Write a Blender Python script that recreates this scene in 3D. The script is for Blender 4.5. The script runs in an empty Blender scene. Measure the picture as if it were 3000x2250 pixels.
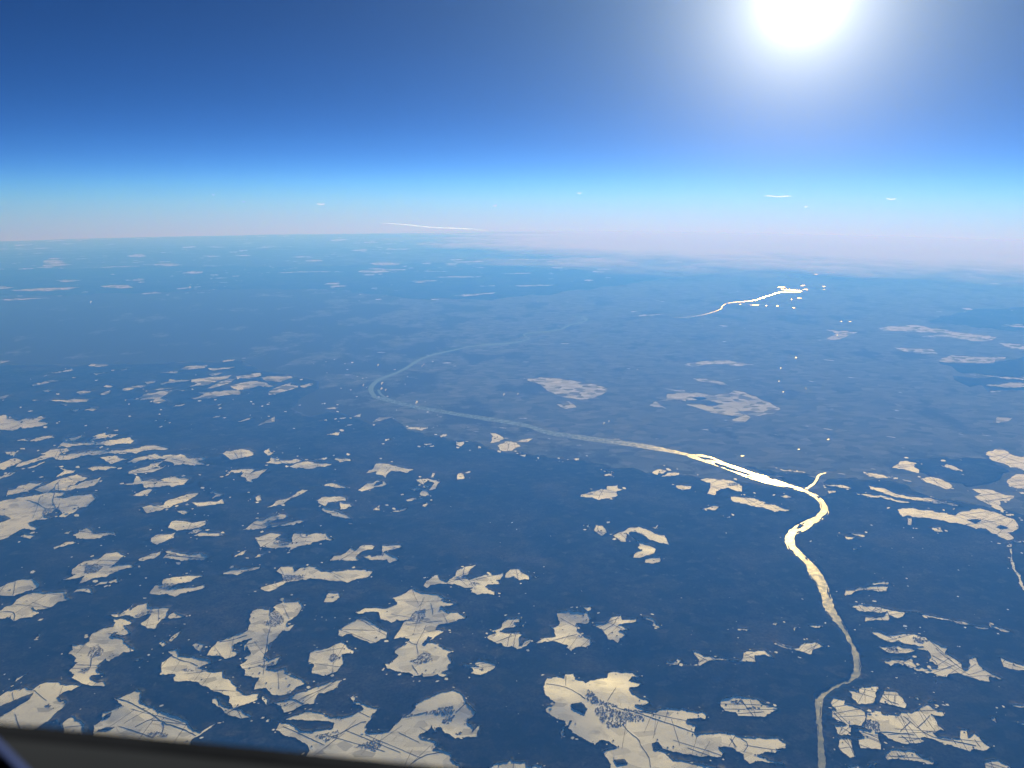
import bpy, math, random
import numpy as np
from mathutils import Vector, Matrix
from mathutils.geometry import delaunay_2d_cdt

# ------------------------------------------------------------------ camera, sky, sun, exposure
sc = bpy.context.scene
col = sc.collection
ALT = 11000.0            # the aircraft's height; the camera sits at the world origin, the ground far below it
RE = 6371000.0           # radius of the earth: the ground is curved, metres throughout
FPX = 2254.0             # focal length in photograph pixels (3000 x 2250)
PITCH, ROLL = math.radians(-14.46), math.radians(0.1)

cam_data = bpy.data.cameras.new('camera')
cam = bpy.data.objects.new('camera', cam_data)
col.objects.link(cam)
cam_data.sensor_width = 36.0
cam_data.lens = FPX / 3000.0 * 36.0
cam_data.clip_start, cam_data.clip_end = 0.02, 2.0e6
cam_data.dof.use_dof = True
cam_data.dof.focus_distance = 40000.0
cam_data.dof.aperture_fstop = cam_data.lens / 2.4
CAM_ROT = Matrix.Rotation(math.pi / 2 + PITCH, 4, 'X') @ Matrix.Rotation(ROLL, 4, 'Z')
cam.matrix_world = CAM_ROT
sc.camera = cam
CR = np.array(CAM_ROT.to_3x3())

def rays(px):
    px = np.atleast_2d(np.asarray(px, float))
    d = np.stack([(px[:, 0] - 1500) / FPX, -(px[:, 1] - 1125) / FPX, -np.ones(len(px))], 1)
    d /= np.linalg.norm(d, axis=1)[:, None]
    return d @ CR.T

SUN_DIR = rays([(2352, -10)])[0]
SUN_EL = math.asin(SUN_DIR[2])
SUN_AZ = math.atan2(SUN_DIR[0], SUN_DIR[1])          # clockwise from +Y

world = bpy.data.worlds.new('World')
sc.world = world
world.use_nodes = True
wn, wl = world.node_tree.nodes, world.node_tree.links
wn.clear()
def N(nodes, kind, **kw):
    n = nodes.new(kind)
    for k, v in kw.items():
        setattr(n, k, v)
    return n
SKY_CURVE = ((2.0, .014), (1.4, .027), (.95, .019))
w_out = N(wn, 'ShaderNodeOutputWorld')
w_bg = N(wn, 'ShaderNodeBackground')
w_bg.inputs['Strength'].default_value = 0.10
sky = N(wn, 'ShaderNodeTexSky', sky_type='NISHITA', sun_disc=False)
sky.sun_elevation = SUN_EL
sky.sun_rotation = SUN_AZ
sky.altitude = 11000.0
sky.air_density, sky.dust_density, sky.ozone_density = 1.0, 0.6, 1.4
tc = N(wn, 'ShaderNodeTexCoord')
# seen from 11 km the horizon lies 3.4 degrees below eye level: lower the whole sky dome by that dip
dip = N(wn, 'ShaderNodeVectorMath', operation='ADD')
dip.inputs[1].default_value = (0, 0, 0.056)
wl.new(tc.outputs['Generated'], dip.inputs[0])
nrm = N(wn, 'ShaderNodeVectorMath', operation='NORMALIZE')
wl.new(dip.outputs[0], nrm.inputs[0])
wl.new(nrm.outputs[0], sky.inputs['Vector'])
# the solar aureole: brightness by the angle from the sun
dot = N(wn, 'ShaderNodeVectorMath', operation='DOT_PRODUCT')
dot.inputs[1].default_value = tuple(SUN_DIR)
nrm2 = N(wn, 'ShaderNodeVectorMath', operation='NORMALIZE')
wl.new(tc.outputs['Generated'], nrm2.inputs[0])
wl.new(nrm2.outputs[0], dot.inputs[0])
def M(op, a, b=None, clamp=False):
    n = N(wn, 'ShaderNodeMath', operation=op, use_clamp=clamp)
    for i, v in enumerate((a, b)):
        if v is None: continue
        if isinstance(v, (int, float)): n.inputs[i].default_value = v
        else: wl.new(v, n.inputs[i])
    return n.outputs[0]
theta = M('MULTIPLY', M('ARCCOSINE', M('MINIMUM', dot.outputs['Value'], 0.9999999)), 180 / math.pi)
def lobe(width, power=1.0):
    return M('EXPONENT', M('MULTIPLY', M('POWER', M('DIVIDE', theta, width), power), -1.0))
core = M('MULTIPLY', lobe(1.3, 2.0), 30.0)
wide = M('MULTIPLY', lobe(3.0), 8.3)
far_ = M('MULTIPLY', lobe(11.5), 2.1)
def tint(val, rgb):
    n = N(wn, 'ShaderNodeVectorMath', operation='SCALE')
    n.inputs[0].default_value = rgb
    wl.new(val, n.inputs['Scale'])
    return n.outputs[0]
def vadd(a, b):
    n = N(wn, 'ShaderNodeVectorMath', operation='ADD')
    wl.new(a, n.inputs[0]); wl.new(b, n.inputs[1])
    return n.outputs[0]
# from this height the sky is deeper and darker than the ground-level model gives: steepen it evenly, channel by channel
sep = N(wn, 'ShaderNodeSeparateColor')
wl.new(sky.outputs['Color'], sep.inputs[0])
comb = N(wn, 'ShaderNodeCombineColor')
for ch, (g_, k_) in zip(('Red', 'Green', 'Blue'), SKY_CURVE):
    wl.new(M('MULTIPLY', M('POWER', sep.outputs[ch], g_), k_), comb.inputs[ch])
total = vadd(vadd(vadd(comb.outputs[0], tint(core, (1.0, .97, .93))), tint(wide, (.95, .95, 1.0))), tint(far_, (.52, .82, 1.0)))
wl.new(total, w_bg.inputs['Color'])
wl.new(w_bg.outputs[0], w_out.inputs['Surface'])

sun_data = bpy.data.lights.new('sun', 'SUN')
sun_data.energy = 5.0
sun_data.angle = math.radians(0.53)
sun_data.color = (0.71, 0.85, 1.0)
sun = bpy.data.objects.new('sun', sun_data)
col.objects.link(sun)
sun.rotation_euler = Vector(SUN_DIR).to_track_quat('Z', 'Y').to_euler()

sc.view_settings.view_transform = 'Standard'
sc.view_settings.look = 'None'
sc.view_settings.exposure = 1.3
sc.view_settings.gamma = 1.0
sc.view_settings.use_curve_mapping = False
sc.render.engine = 'CYCLES'
sc.cycles.use_denoising = True
sc.cycles.denoiser = 'OPENIMAGEDENOISE'
sc.cycles.max_bounces = 6
sc.cycles.diffuse_bounces = 2
sc.cycles.volume_bounces = 0
sc.cycles.transparent_max_bounces = 8
sc.cycles.sample_clamp_indirect = 8.0
sc.cycles.use_adaptive_sampling = False
rng = random.Random(7)
nrng = np.random.default_rng(7)

# ------------------------------------------------------------------ the map
# Outlines read off the photograph, later carried down to the curved ground. F a snow field (label or -), H a wood standing in it (on the lower left hillside a shaded strip, built as wood),
# V a village, R a tree-lined road; each follows the field it lies in. First the sheet letter, then x y pairs on that sheet.
SHEETS = {'A': (0, 1750), 'B': (1000, 1750), 'C': (2000, 1750), 'D': (0, 1250), 'E': (1000, 1250), 'F': (2000, 1250),
          'G': (0, 950), 'H': (1000, 950), 'I': (2000, 950), 'J': (0, 650), 'K': (1000, 650), 'L': (2000, 650)}
MAP = '''
F|A|grey shaded snow field cut by the left edge, upper one of two lying together|-60 -60 0 -70 60 -95 130 -116 200 -118 230 -105 265 -80 215 -50 160 -35 80 -10 45 0 0 -15 -60 -20
F|A|ragged snow field at the left edge, just below the grey shaded one|-60 95 0 88 40 52 75 50 110 10 170 -20 250 -35 330 -28 415 -32 430 -5 455 15 375 30 320 72 240 78 205 68 240 100 215 130 165 128 130 140 92 152 80 120 40 138 0 140 -60 140
R|A|0 95 80 90 100 110 92 150
F|A|-|710 112 745 104 790 108 830 65 868 40 850 70 815 115 770 125 730 122
F|A|rounded snow field with dark hedges, left of a lone white triangle|815 120 850 75 905 45 960 35 965 60 975 75 1000 68 1095 70 1090 110 1075 140 1045 145 1035 165 1015 200 975 212 955 190 915 175 960 140 985 110 940 115 890 135 860 130
V|A|thin row of farmhouses along the hedge in the rounded field|870 118 930 92 990 80 1000 95 940 112 890 130
F|A|tall seahorse-shaped snow field with a village in the middle of its left side|735 140 790 135 850 160 850 170 800 185 840 205 840 225 800 255 760 240 735 255 770 265 800 260 835 310 875 340 850 352 800 355 770 385 735 385 700 415 690 400 655 420 635 460 640 480 690 495 650 505 585 510 590 535 640 548 690 550 690 578 655 582 545 565 460 520 490 500 450 475 475 450 495 425 475 420 485 405 495 385 450 370 465 345 460 310 520 305 580 290 575 270 590 240 640 215 730 185 745 160
H|A|725 250 735 228 758 225 755 240 740 262
V|A|village in the waist of the tall seahorse-shaped field|570 385 585 325 635 305 675 345 650 380 600 392
V|A|small hamlet low in the seahorse-shaped field|500 492 530 462 585 450 565 490
R|A|595 395 590 440 575 470
R|A|815 262 850 350
F|A|lone white triangular snow field among dark woods|1083 138 1135 93 1195 128 1130 138
F|A|thin slanted sliver of snow below the lone white triangle|1100 285 1105 260 1175 205 1160 240 1115 280
F|A|small diamond of snow beside the thin slanted sliver|1028 303 1050 283 1088 300 1050 322
F|A|small kite-shaped snow field above the long boot-shaped field|1240 310 1285 288 1325 305 1300 362 1260 340
F|A|-|885 405 905 395 925 397 900 417
F|A|-|225 275 250 240 262 240 240 270
F|A|-|80 555 110 530 180 490 160 512 110 545
F|A|shaded snow hillside in the lower left corner above the dark sill|-60 655 0 640 55 603 160 590 225 600 260 562 320 545 370 548 440 570 540 570 470 600 390 625 370 650 435 670 430 690 380 740 330 790 270 830 150 900 -60 930
H|A|-60 712 60 685 150 645 215 622 195 660 100 715 20 768 -60 800
V|A|few farm buildings on the hillside in the lower left corner|295 700 318 688 330 705 312 722
F|A|-|360 795 375 790 410 820 405 850 398 850 395 830
F|A|faint shaded snow slope just above the sill, right of the corner hillside|410 815 440 785 480 765 520 800 545 830 545 900 415 890
F|A|broad wedge-shaped snow slope crossed by a winding tree-lined road|615 830 670 790 670 745 720 735 790 700 740 655 780 645 880 605 920 612 905 650 920 680 1030 735 1080 750 1190 790 1260 850 1300 880 1340 845 1400 820 1360 850 1290 900 1240 930 1240 1000 615 950
R|A|745 655 800 665 900 710 990 760 1050 810 1120 830 1180 850 1270 895
R|A|875 840 940 805 1000 780
R|A|1050 810 1064 840 1045 890
H|A|670 790 690 760 725 742 715 770
H|A|640 860 690 842 745 840 700 862
V|A|cluster of houses on the sill side of the wedge-shaped slope|950 880 1010 870 1090 880 1080 905 960 900
F|A|long boot-shaped snow field with a village at its upper edge|1045 430 1090 400 1110 375 1090 355 1140 338 1160 375 1250 385 1310 395 1370 410 1380 425 1330 440 1290 455 1390 485 1445 478 1450 515 1500 540 1535 575 1520 590 1600 630 1680 618 1670 660 1620 690 1540 710 1510 715 1480 680 1480 645 1380 605 1350 580 1240 545 1130 545 1120 525 1140 500 1090 500 1030 510 1050 480 1050 455
V|A|village strung along the upper edge of the boot-shaped field|1285 455 1340 435 1400 440 1450 475 1390 488 1320 472
V|A|two dark farm copses inside the boot-shaped field|1180 468 1210 460 1265 470 1250 482 1190 478
R|A|1100 370 1160 405 1230 420 1280 445
F|A|narrow snow strip bent like a bow, under the boot-shaped field|1375 660 1400 655 1455 715 1520 720 1560 725 1600 750 1630 785 1560 785 1500 770 1450 755 1440 720 1380 685
R|A|1375 840 1440 780 1500 730 1560 718
F|A|tall branching snow field with villages near its top and in its lower half|1340 375 1415 280 1440 275 1530 245 1600 215 1620 170 1615 115 1640 85 1700 70 1745 80 1750 110 1760 95 1790 80 1770 65 1830 30 1795 15 1830 5 1850 30 1880 30 1940 20 1965 65 1940 100 1890 140 1860 165 1870 190 1905 180 1880 215 1830 220 1800 265 1750 300 1740 335 1720 380 1750 405 1790 385 1825 375 1790 440 1740 450 1730 460 1800 475 1860 455 1860 480 1900 500 1985 555 1920 580 1890 620 1800 640 1755 630 1720 585 1645 600 1660 560 1690 520 1640 520 1585 505 1590 470 1545 440 1600 410 1580 390 1615 370 1620 340 1600 310 1590 345 1580 320 1600 285 1640 265 1560 290 1510 310 1510 340 1550 350 1520 385 1460 400 1430 380 1390 385
V|A|large village at the top of the tall branching field|1690 165 1742 150 1750 98 1785 82 1845 130 1835 165 1780 192 1740 185
V|A|straggling village in the lower half of the tall branching field|1645 430 1720 440 1775 415 1790 425 1760 452 1700 452
R|A|1755 190 1735 260 1730 330 1710 380 1715 430 1705 500
R|A|1420 290 1510 275 1600 245
F|A|slanting snow strip with a bright rounded end, above the sill|1775 685 1860 660 1930 620 1990 600 2080 570 2180 530 2215 535 2190 580 2110 620 2060 625 2035 690 1980 695 1920 720 1845 752 1815 715
R|A|1830 668 1900 655 1970 690
F|A|-|1705 650 1712 635 1740 695 1725 698 1708 670
F|A|-|1725 795 1742 783 1752 795 1738 805
F|B|very large snow field shaped like a horseshoe around villages, bottom centre left|-417 860 -392 808 -350 812 -300 830 -260 865 -200 870 -130 860 -60 850 -40 815 -90 800 -220 800 -370 785 -300 765 -220 735 -150 740 -60 775 0 772 85 755 150 720 130 700 80 685 58 655 80 635 90 675 175 705 235 715 210 760 160 830 165 870 175 885 310 865 400 775 460 745 490 690 600 630 720 600 770 625 805 660 820 700 875 745 810 810 860 850 845 880 890 830 905 825 880 905 730 915 700 890 660 870 640 840 605 850 610 880 585 825 560 870 505 885 520 910 600 930 625 950 600 985 660 1000 710 1015 705 1050 770 1085 770 1150 100 1180 -220 1060 -212 965 -330 900 -385 890
V|B|curved village in the upper arm of the horseshoe field|550 745 640 715 730 702 742 740 690 762 630 762
V|B|smaller village under the curved one in the horseshoe field|650 792 690 768 735 760 705 815 660 812
V|B|dense village low in the horseshoe field near the sill|80 968 160 940 230 918 275 945 215 1002 150 978
V|B|grey village at the left wing of the horseshoe field|-160 895 -90 880 -20 858 -5 900 -100 935
V|B|small copse of farm buildings at the tip of the horseshoe field|738 882 775 868 785 882 755 890
V|B|pair of farms along the lane in the horseshoe field|400 778 460 755 482 758 440 775
R|B|742 742 775 715 808 685
R|B|450 1080 500 1045 560 1015 640 1005
R|B|-60 900 0 880 120 810 160 805
R|B|482 760 560 742
F|B|bird-shaped snow field alone between the two big bottom fields|785 435 830 440 890 450 870 430 890 412 960 415 1000 440 985 470 905 505 840 495 860 480 850 460 800 448
V|B|tiny farm in the bird-shaped field|895 468 915 458 925 468 908 476
F|B|tall jagged tower-like snow field with two villages, lower centre|325 0 380 -15 430 -30 450 -56 475 -55 490 -35 560 -30 650 -8 680 5 640 15 690 35 750 42 700 55 645 60 680 90 760 100 815 125 770 145 680 175 620 180 610 205 660 220 600 265 570 295 600 290 660 330 725 348 690 370 710 400 700 440 690 470 650 485 695 510 660 515 620 500 540 515 510 505 470 510 440 490 350 480 285 455 290 430 340 410 370 380 345 345 420 295 440 270 400 265 345 270 360 240 390 190 400 160 430 150 360 150 330 165 260 140 235 100 170 95 110 110 90 100 150 70 215 65 290 70 370 40 350 15
V|B|upper village of the tall jagged tower-like field|425 150 480 92 548 72 548 122 510 162
V|B|lower village of the tall jagged tower-like field|435 410 480 395 540 348 585 372 592 412 500 435
R|B|550 180 520 250 485 305 500 370
R|B|430 265 450 300 490 305
R|B|540 0 520 40 500 62
R|B|580 40 595 110
R|B|460 440 500 500
H|B|525 300 565 255 585 265 550 310
F|B|rounded snow field with a village valley on its right, left of the tower-like field|-20 210 60 160 130 135 200 155 230 180 300 225 290 260 240 290 190 300 120 275 60 240 30 238 0 262 -20 250
V|B|village in the dark hollow between the rounded and the tower-like field|225 165 280 150 330 190 400 180 360 230 300 215
R|B|-10 210 60 210 220 215
F|B|rounded snow field with a dark centre, below left of the village hollow|-202 380 -192 350 -82 325 -10 290 20 290 50 330 90 345 70 365 0 370 20 400 10 430 -30 480 -110 515 -190 490 -180 440 -205 420
V|B|farm cluster in the dark-centred rounded field|-85 402 -62 368 -20 365 5 395 -60 415
F|B|squat snow field with a village across its middle, left of the twin-winged fields|940 255 1000 230 975 215 1040 195 1035 180 1080 140 1160 133 1155 155 1130 165 1140 190 1110 195 1060 200 1030 225 1100 230 1160 220 1175 245 1155 260 1150 310 1175 310 1180 290 1230 270 1235 285 1200 320 1145 338 1110 322 1050 322 1040 300 1000 295 960 275
V|B|village across the middle of the squat snow field|1025 218 1100 190 1165 205 1190 235 1130 235 1060 232
R|B|1115 148 1095 180
R|B|1100 230 1085 260 1075 315
R|B|1130 240 1115 320
F|B|-|1180 200 1178 180 1195 168 1185 185 1187 205
F|B|left wing of the twin-winged snow fields, running out to a thin tail|1245 300 1300 265 1390 255 1385 210 1360 195 1400 185 1420 175 1400 110 1410 95 1470 85 1560 100 1605 95 1610 135 1600 170 1520 165 1530 215 1560 245 1610 265 1620 300 1590 325 1530 320 1490 350 1460 330 1470 310 1370 285 1310 290
V|B|long village between the wings of the twin-winged fields|1510 165 1600 178 1690 205 1705 240 1620 262 1560 245 1530 200
R|B|1370 280 1450 258 1530 238
F|B|-|1550 65 1610 62 1615 80 1590 95 1575 75
F|B|right wing of the twin-winged snow fields with a curved road|1625 190 1660 170 1720 165 1750 130 1815 112 1820 145 1880 145 1920 133 1915 155 1850 165 1800 175 1860 205 1800 215 1835 245 1800 270 1790 297 1740 270 1700 235 1690 210
R|B|1805 120 1780 140 1775 170 1700 215
F|B|-|1940 125 1990 128 2035 140 2060 180 2075 205 2040 195 2005 180 2025 165 2000 150
F|B|small block of snow at the left end of the thin snow chain|2105 420 2150 425 2180 415 2170 395 2200 405 2185 440 2110 432
F|B|largest snow plain at bottom right of centre with a town and long ridged arms|1305 590 1310 560 1325 520 1400 510 1450 520 1450 498 1510 497 1515 530 1590 550 1640 530 1730 520 1725 485 1760 478 1880 490 1950 520 1880 510 1865 540 1950 560 1920 580 1870 590 1880 620 1985 670 1990 690 1950 700 1900 690 1910 705 1980 735 2040 735 2120 715 2212 725 2290 745 2340 742 2365 755 2360 793 2310 782 2250 790 2240 812 2295 830 2297 860 2285 880 2310 893 2395 880 2490 875 2610 908 2710 905 2830 912 2870 940 2880 975 2815 985 2850 1000 2740 1008 2690 1018 2770 1050 2870 1080 2800 1078 2690 1060 2650 1085 2610 1050 2605 1020 2560 1000 2540 975 2440 970 2477 1015 2460 1040 2360 1035 2230 1018 2150 1000 2080 985 2050 935 2010 945 2020 985 2090 1000 2150 1050 2240 1065 2360 1092 2480 1110 2480 1160 1740 1160 1740 1070 1720 1040 1695 1000 1785 970 1740 940 1690 925 1640 955 1600 930 1500 880 1470 850 1490 800 1440 800 1340 760 1320 715 1390 680 1350 650 1320 620
V|B|town of close-set dark houses in the largest snow plain|1640 722 1700 702 1760 722 1830 742 1900 748 1970 772 1960 802 1850 805 1830 835 1730 845 1680 802 1650 762
V|B|workshops and greenhouses above the town in the largest snow plain|1580 655 1600 590 1640 622 1690 668 1790 700 1800 722 1700 702 1610 682
V|B|row of houses along the road right of the town|1820 715 1900 728 2030 740 2030 752 1900 742 1830 735
H|B|1490 692 1560 682 1590 720 1580 762 1500 722
H|B|1765 1055 1830 1045 1855 1075 1790 1088
R|B|1330 560 1400 570 1470 585 1580 655
R|B|1780 585 1755 625 1725 670
R|B|1800 720 1900 740 2040 790 2150 825 2300 880
R|B|1820 820 1870 880 1930 920 1940 965 1990 1020 2005 1100
R|B|1455 510 1455 570
R|B|2520 915 2560 970
R|B|2590 915 2640 945 2610 1000
F|B|-|1420 900 1430 850 1465 790 1478 800 1450 850 1432 905
F|B|snow patch cut off by the bottom edge between the two biggest fields|940 1125 960 1105 1000 1075 1085 1062 1100 1045 1120 1065 1200 1065 1205 1095 1290 1090 1310 1110 1310 1160 940 1160
F|C|narrow snow field split by hedges into plots, right of the river bend|1085 55 1150 50 1250 60 1350 80 1450 95 1490 95 1440 105 1420 125 1380 130 1330 115 1350 140 1340 157 1250 150 1190 155 1185 130 1240 130 1310 120 1320 95 1280 105 1200 90 1150 90 1120 75
R|C|1140 55 1175 90
R|C|1255 65 1225 95
R|C|1320 90 1345 125
R|C|1280 122 1300 152
F|C|thread of snow trailing right from the hedged narrow field|1490 95 1620 120 1720 135 1830 165 1975 200 1960 205 1820 178 1720 150 1600 130
F|C|-|1985 170 2040 190 2120 220 2100 230 2040 210 1990 195
F|C|arrow-shaped snow field with a long pointed tail, right of the dim river reach|1225 222 1280 228 1330 240 1440 235 1500 238 1570 260 1620 290 1710 330 1700 365 1740 380 1790 420 1815 465 1850 470 1865 440 1855 400 1880 385 1910 395 1910 430 1940 465 2000 490 2080 530 2060 535 1985 515 1995 550 1930 545 1870 515 1800 500 1730 490 1715 520 1690 515 1620 495 1520 480 1490 460 1540 455 1640 465 1650 440 1585 410 1610 385 1600 355 1550 340 1500 330 1560 325 1530 315 1480 310 1440 300 1400 285 1330 290 1290 270 1250 250
V|C|village at the upper rim of the arrow-shaped field|1490 255 1540 248 1590 280 1560 300 1500 290
R|C|1640 330 1690 375 1750 420 1810 465
R|C|1610 400 1640 415 1655 455
R|C|1380 262 1420 295
F|C|middle of three thin snow strips beside the dim river reach|1270 315 1320 318 1400 320 1480 330 1510 345 1450 360 1390 368 1330 355 1300 345
V|C|houses on the middle thin strip beside the river|1320 325 1390 322 1395 360 1330 350
F|C|lowest of three thin snow strips beside the dim river reach|1300 408 1350 402 1440 405 1480 400 1500 430 1560 450 1480 455 1440 440 1390 430 1340 440 1310 425
F|C|snow spit cut by the right edge, level with the arrow's tail|2060 385 2100 410 2250 445 2250 485 2150 470 2070 445
F|C|thin chain of snow running right to a flag-shaped end, left of the river|-10 440 105 440 100 405 65 347 90 350 140 380 200 385 260 395 300 405 380 410 385 350 430 350 520 340 590 390 530 375 470 378 468 415 390 415 290 412 170 412 110 442
F|C|tadpole-shaped snow field nearest the river's left bank|592 293 640 305 720 328 750 325 790 295 860 288 890 310 940 325 880 330 850 345 840 375 790 355 740 345 680 330 620 318
F|C|-|355 198 430 205 410 215 370 208
F|C|-|580 175 620 165 610 185
F|C|-|710 200 745 198 730 218
F|C|-|810 185 890 180 905 198 860 198
F|C|oval snow field with a hedge across it, left of the lower river|240 705 250 665 310 650 345 640 385 648 430 650 500 670 520 690 600 705 615 720 580 745 540 760 530 780 440 770 370 770 350 745 280 735
V|C|row of dark trees and farms across the oval field|300 668 380 665 400 690 330 690
V|C|hedge farms in the right half of the oval field|400 715 470 708 520 718 450 730
F|C|striped snow field topmost of the plots right of the lower river|1075 610 1135 605 1140 585 1200 575 1255 575 1260 620 1240 650 1230 690 1130 695 1100 650
F|C|square snow field beside a dark copse, upper middle of the right-hand plots|1300 600 1390 605 1420 640 1450 690 1450 720 1380 705 1330 690 1275 680 1290 640
R|C|1285 640 1330 670 1400 695
R|C|1375 640 1370 690
V|C|copse and barns at the square field right of the lower river|1255 585 1290 590 1295 635 1262 640
F|C|broad snow plot nearest the lower river's right bank|960 685 985 655 1050 660 1055 690 1110 710 1180 735 1190 780 1150 830 1070 825 1000 795 965 760 970 735 1000 730 970 705
F|C|snow plot directly under the broad one by the lower river|985 830 1050 825 1100 840 1095 880 1060 895 1000 890
F|C|ragged snow plot low beside the river, left of a dark gully|1005 915 1060 905 1090 920 1105 970 1110 1030 1080 1040 1030 1000 1015 960
F|C|snow plot right of the dark gully, bottom right|1130 850 1200 860 1260 880 1290 990 1220 985 1150 980 1140 920 1170 900 1150 870
F|C|wide fan of hedged snow plots in the bottom right corner|1190 740 1280 735 1300 760 1390 760 1420 740 1500 745 1560 700 1590 690 1620 720 1680 740 1690 770 1620 765 1650 820 1700 860 1640 865 1620 880 1660 905 1720 910 1800 915 1800 855 1845 855 1850 900 1880 880 1920 900 1935 930 2000 970 1950 995 1880 985 1860 1000 1760 970 1700 945 1600 915 1545 905 1550 940 1480 955 1400 940 1330 910 1280 880 1210 865 1160 840 1190 800
V|C|village at the left side of the wide fan of plots|1160 832 1205 785 1275 808 1275 862 1200 868
R|C|1410 870 1475 805
R|C|1430 770 1475 805 1520 845 1590 890 1650 915 1780 935 1900 960
R|C|1520 845 1570 800 1600 765
R|C|1280 870 1400 880 1500 890
R|C|1420 895 1480 950
R|C|1750 920 1770 950
R|C|1890 920 1930 970
F|C|-|1580 680 1610 665 1650 680 1600 685
F|C|leaf-shaped snow field at the bottom, under the fan of plots|1300 1020 1350 985 1420 985 1500 1000 1560 1035 1640 1065 1620 1085 1500 1060 1400 1050 1320 1050
R|C|1390 1010 1400 1028 1440 1025
F|C|-|1190 1085 1250 1070 1260 1080 1210 1090
F|C|-|1070 1095 1130 1090 1150 1120 1070 1120
F|C|snow field cut by the bottom edge in the far right corner|1950 1060 2050 1060 2130 1100 2150 1150 1970 1150
F|C|-|2140 700 2240 700 2240 720 2150 712
F|C|-|2150 810 2240 815 2240 830 2170 825
F|C|-|2000 790 2020 780 2030 810 2010 805
F|C|-|1500 655 1525 650 1520 665
F|C|-|1630 560 1650 535 1645 550
F|D|upper thin snow band with dark houses behind it, far left hills|390 105 420 95 500 105 560 100 640 100 740 90 800 75 850 68 885 90 850 110 780 112 720 125 660 120 560 120 480 128 420 135 390 125
F|D|-|415 72 480 75 540 52 545 70 480 90 425 95
F|D|-|600 65 680 40 740 50 775 52 720 75 640 88 580 90 620 72
V|D|hill village behind the upper thin snow band|500 95 560 75 640 78 740 72 700 92 600 98
F|D|thin snow ribbon at the far left, above the longest band|110 85 150 80 180 90 270 65 350 55 345 72 280 80 200 97 170 90 120 95
F|D|longest snow band sweeping across the left hills|265 180 330 150 400 145 440 145 450 160 380 180 430 185 490 175 560 155 660 150 760 155 870 140 930 125 1040 125 1095 148 1000 150 930 160 880 172 800 170 700 172 620 185 520 195 440 212 360 217 340 200 270 215 200 240 130 262 95 262 110 240 200 215 270 195 300 180
R|D|390 130 395 170 440 190
V|D|grey town at the right end of the longest snow band|1100 140 1240 125 1400 130 1420 165 1300 190 1180 175
F|D|snow field at the left edge under the start of the longest band|-30 250 0 245 60 215 130 205 155 220 110 240 30 270 0 282 -30 285
F|D|-|180 265 210 250 290 228 270 245 200 268
F|D|-|35 165 110 155 120 170 100 187 40 182
F|D|-|-30 325 0 318 60 298 110 295 60 325 0 340 -30 345
F|D|small fish-shaped snow field below the middle of the longest band|650 200 690 190 760 185 790 205 850 208 780 220 710 240 680 220
F|D|slim curved snow strip between the longest band and the blocky field|820 230 880 205 960 185 1010 178 1050 190 1140 180 1100 205 1000 215 950 215 880 232
F|D|blocky snow field with straight sides below the grey hill town|1065 220 1140 185 1180 180 1230 200 1320 200 1335 215 1290 225 1325 232 1325 247 1230 248 1140 248 1130 235
F|D|flat lens-shaped snow field below the fish-shaped one|560 275 600 260 640 250 660 255 740 252 748 265 680 280 600 285
F|D|two-layered snow field right of the lens-shaped one|835 290 900 270 960 250 970 235 1050 232 1040 245 990 270 1070 255 1075 262 990 295 900 305 845 302
F|D|-|355 325 410 295 385 275 420 262 450 285 500 285 440 305 380 322
F|D|dragon-shaped snow field with notched lower edge, left hills|810 370 860 360 875 320 900 318 930 345 1000 345 1060 340 1130 325 1225 338 1190 375 1100 395 1090 380 1010 395 940 397 930 370 860 375
H|D|960 352 1010 346 1060 348 1000 356
F|D|-|865 445 920 410 985 402 960 430 930 448
F|D|slanted snow strip at the left, upper neighbour of the big left field|40 440 60 410 130 385 200 365 275 362 230 400 150 420 60 445 45 462
F|D|pair of broad slanted snow plots with a lane between, above the big left field|225 410 290 375 380 340 490 312 570 330 540 350 480 375 430 395 470 380 560 350 650 330 660 335 610 380 540 405 550 395 480 405 420 418 360 410 270 425
R|D|390 345 360 380 355 410
F|D|big bright snow field at the left edge with a village on its right|-40 480 0 480 90 470 170 450 240 440 300 430 350 425 430 420 420 440 350 455 480 450 600 440 618 460 560 510 480 555 410 595 390 580 410 555 360 530 330 550 280 580 320 600 240 605 190 625 200 640 250 655 200 665 130 665 60 715 0 740 -40 745
H|D|-40 572 30 577 70 592 0 622 -40 625
V|D|village in the big bright field at the left edge|275 565 290 528 380 522 395 560 378 592 310 592
R|D|355 430 340 480 360 525
R|D|180 475 250 500 290 530
F|D|small faint pentagon of snow under the big bright left field|130 715 170 690 235 705 190 727 150 725
F|D|crab-shaped snow field with small hooks, centre of the left side|425 690 460 675 470 680 440 692 465 705 500 690 515 670 570 655 590 675 610 685 660 680 740 685 745 700 680 710 640 722 580 730 500 727 490 715
F|D|short curved snow strip trailing below the crab-shaped field|345 785 380 770 430 750 480 740 490 755 430 770 370 780 345 800
F|D|swallow-shaped snow field with a village in its wing, lower left|380 1012 420 985 470 965 470 920 520 890 580 862 640 860 690 822 775 808 770 832 820 830 770 865 750 895 850 897 875 910 790 930 730 950 680 970 590 985 520 1015 510 1000 555 965 480 985 410 1000
V|D|village in the wing of the swallow-shaped field|548 942 560 902 620 888 672 905 620 948 570 952
F|D|thin bright strip right below the swallow-shaped field|618 1032 660 1005 770 985 780 1005 740 1010 680 1020
F|D|small bright wedge below the thin bright strip, lower left|485 1072 510 1042 560 1038 605 1055 600 1078 540 1068
F|D|S-shaped snow strip slanting up to the right, left centre|915 520 980 505 1050 510 1060 490 1140 460 1210 435 1280 430 1285 440 1220 480 1140 500 1100 525 1040 545 960 557 930 540
F|D|snow strip ending in a fishtail, right of the S-shaped strip|1240 495 1330 490 1400 485 1440 465 1465 495 1380 505 1290 515
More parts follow.
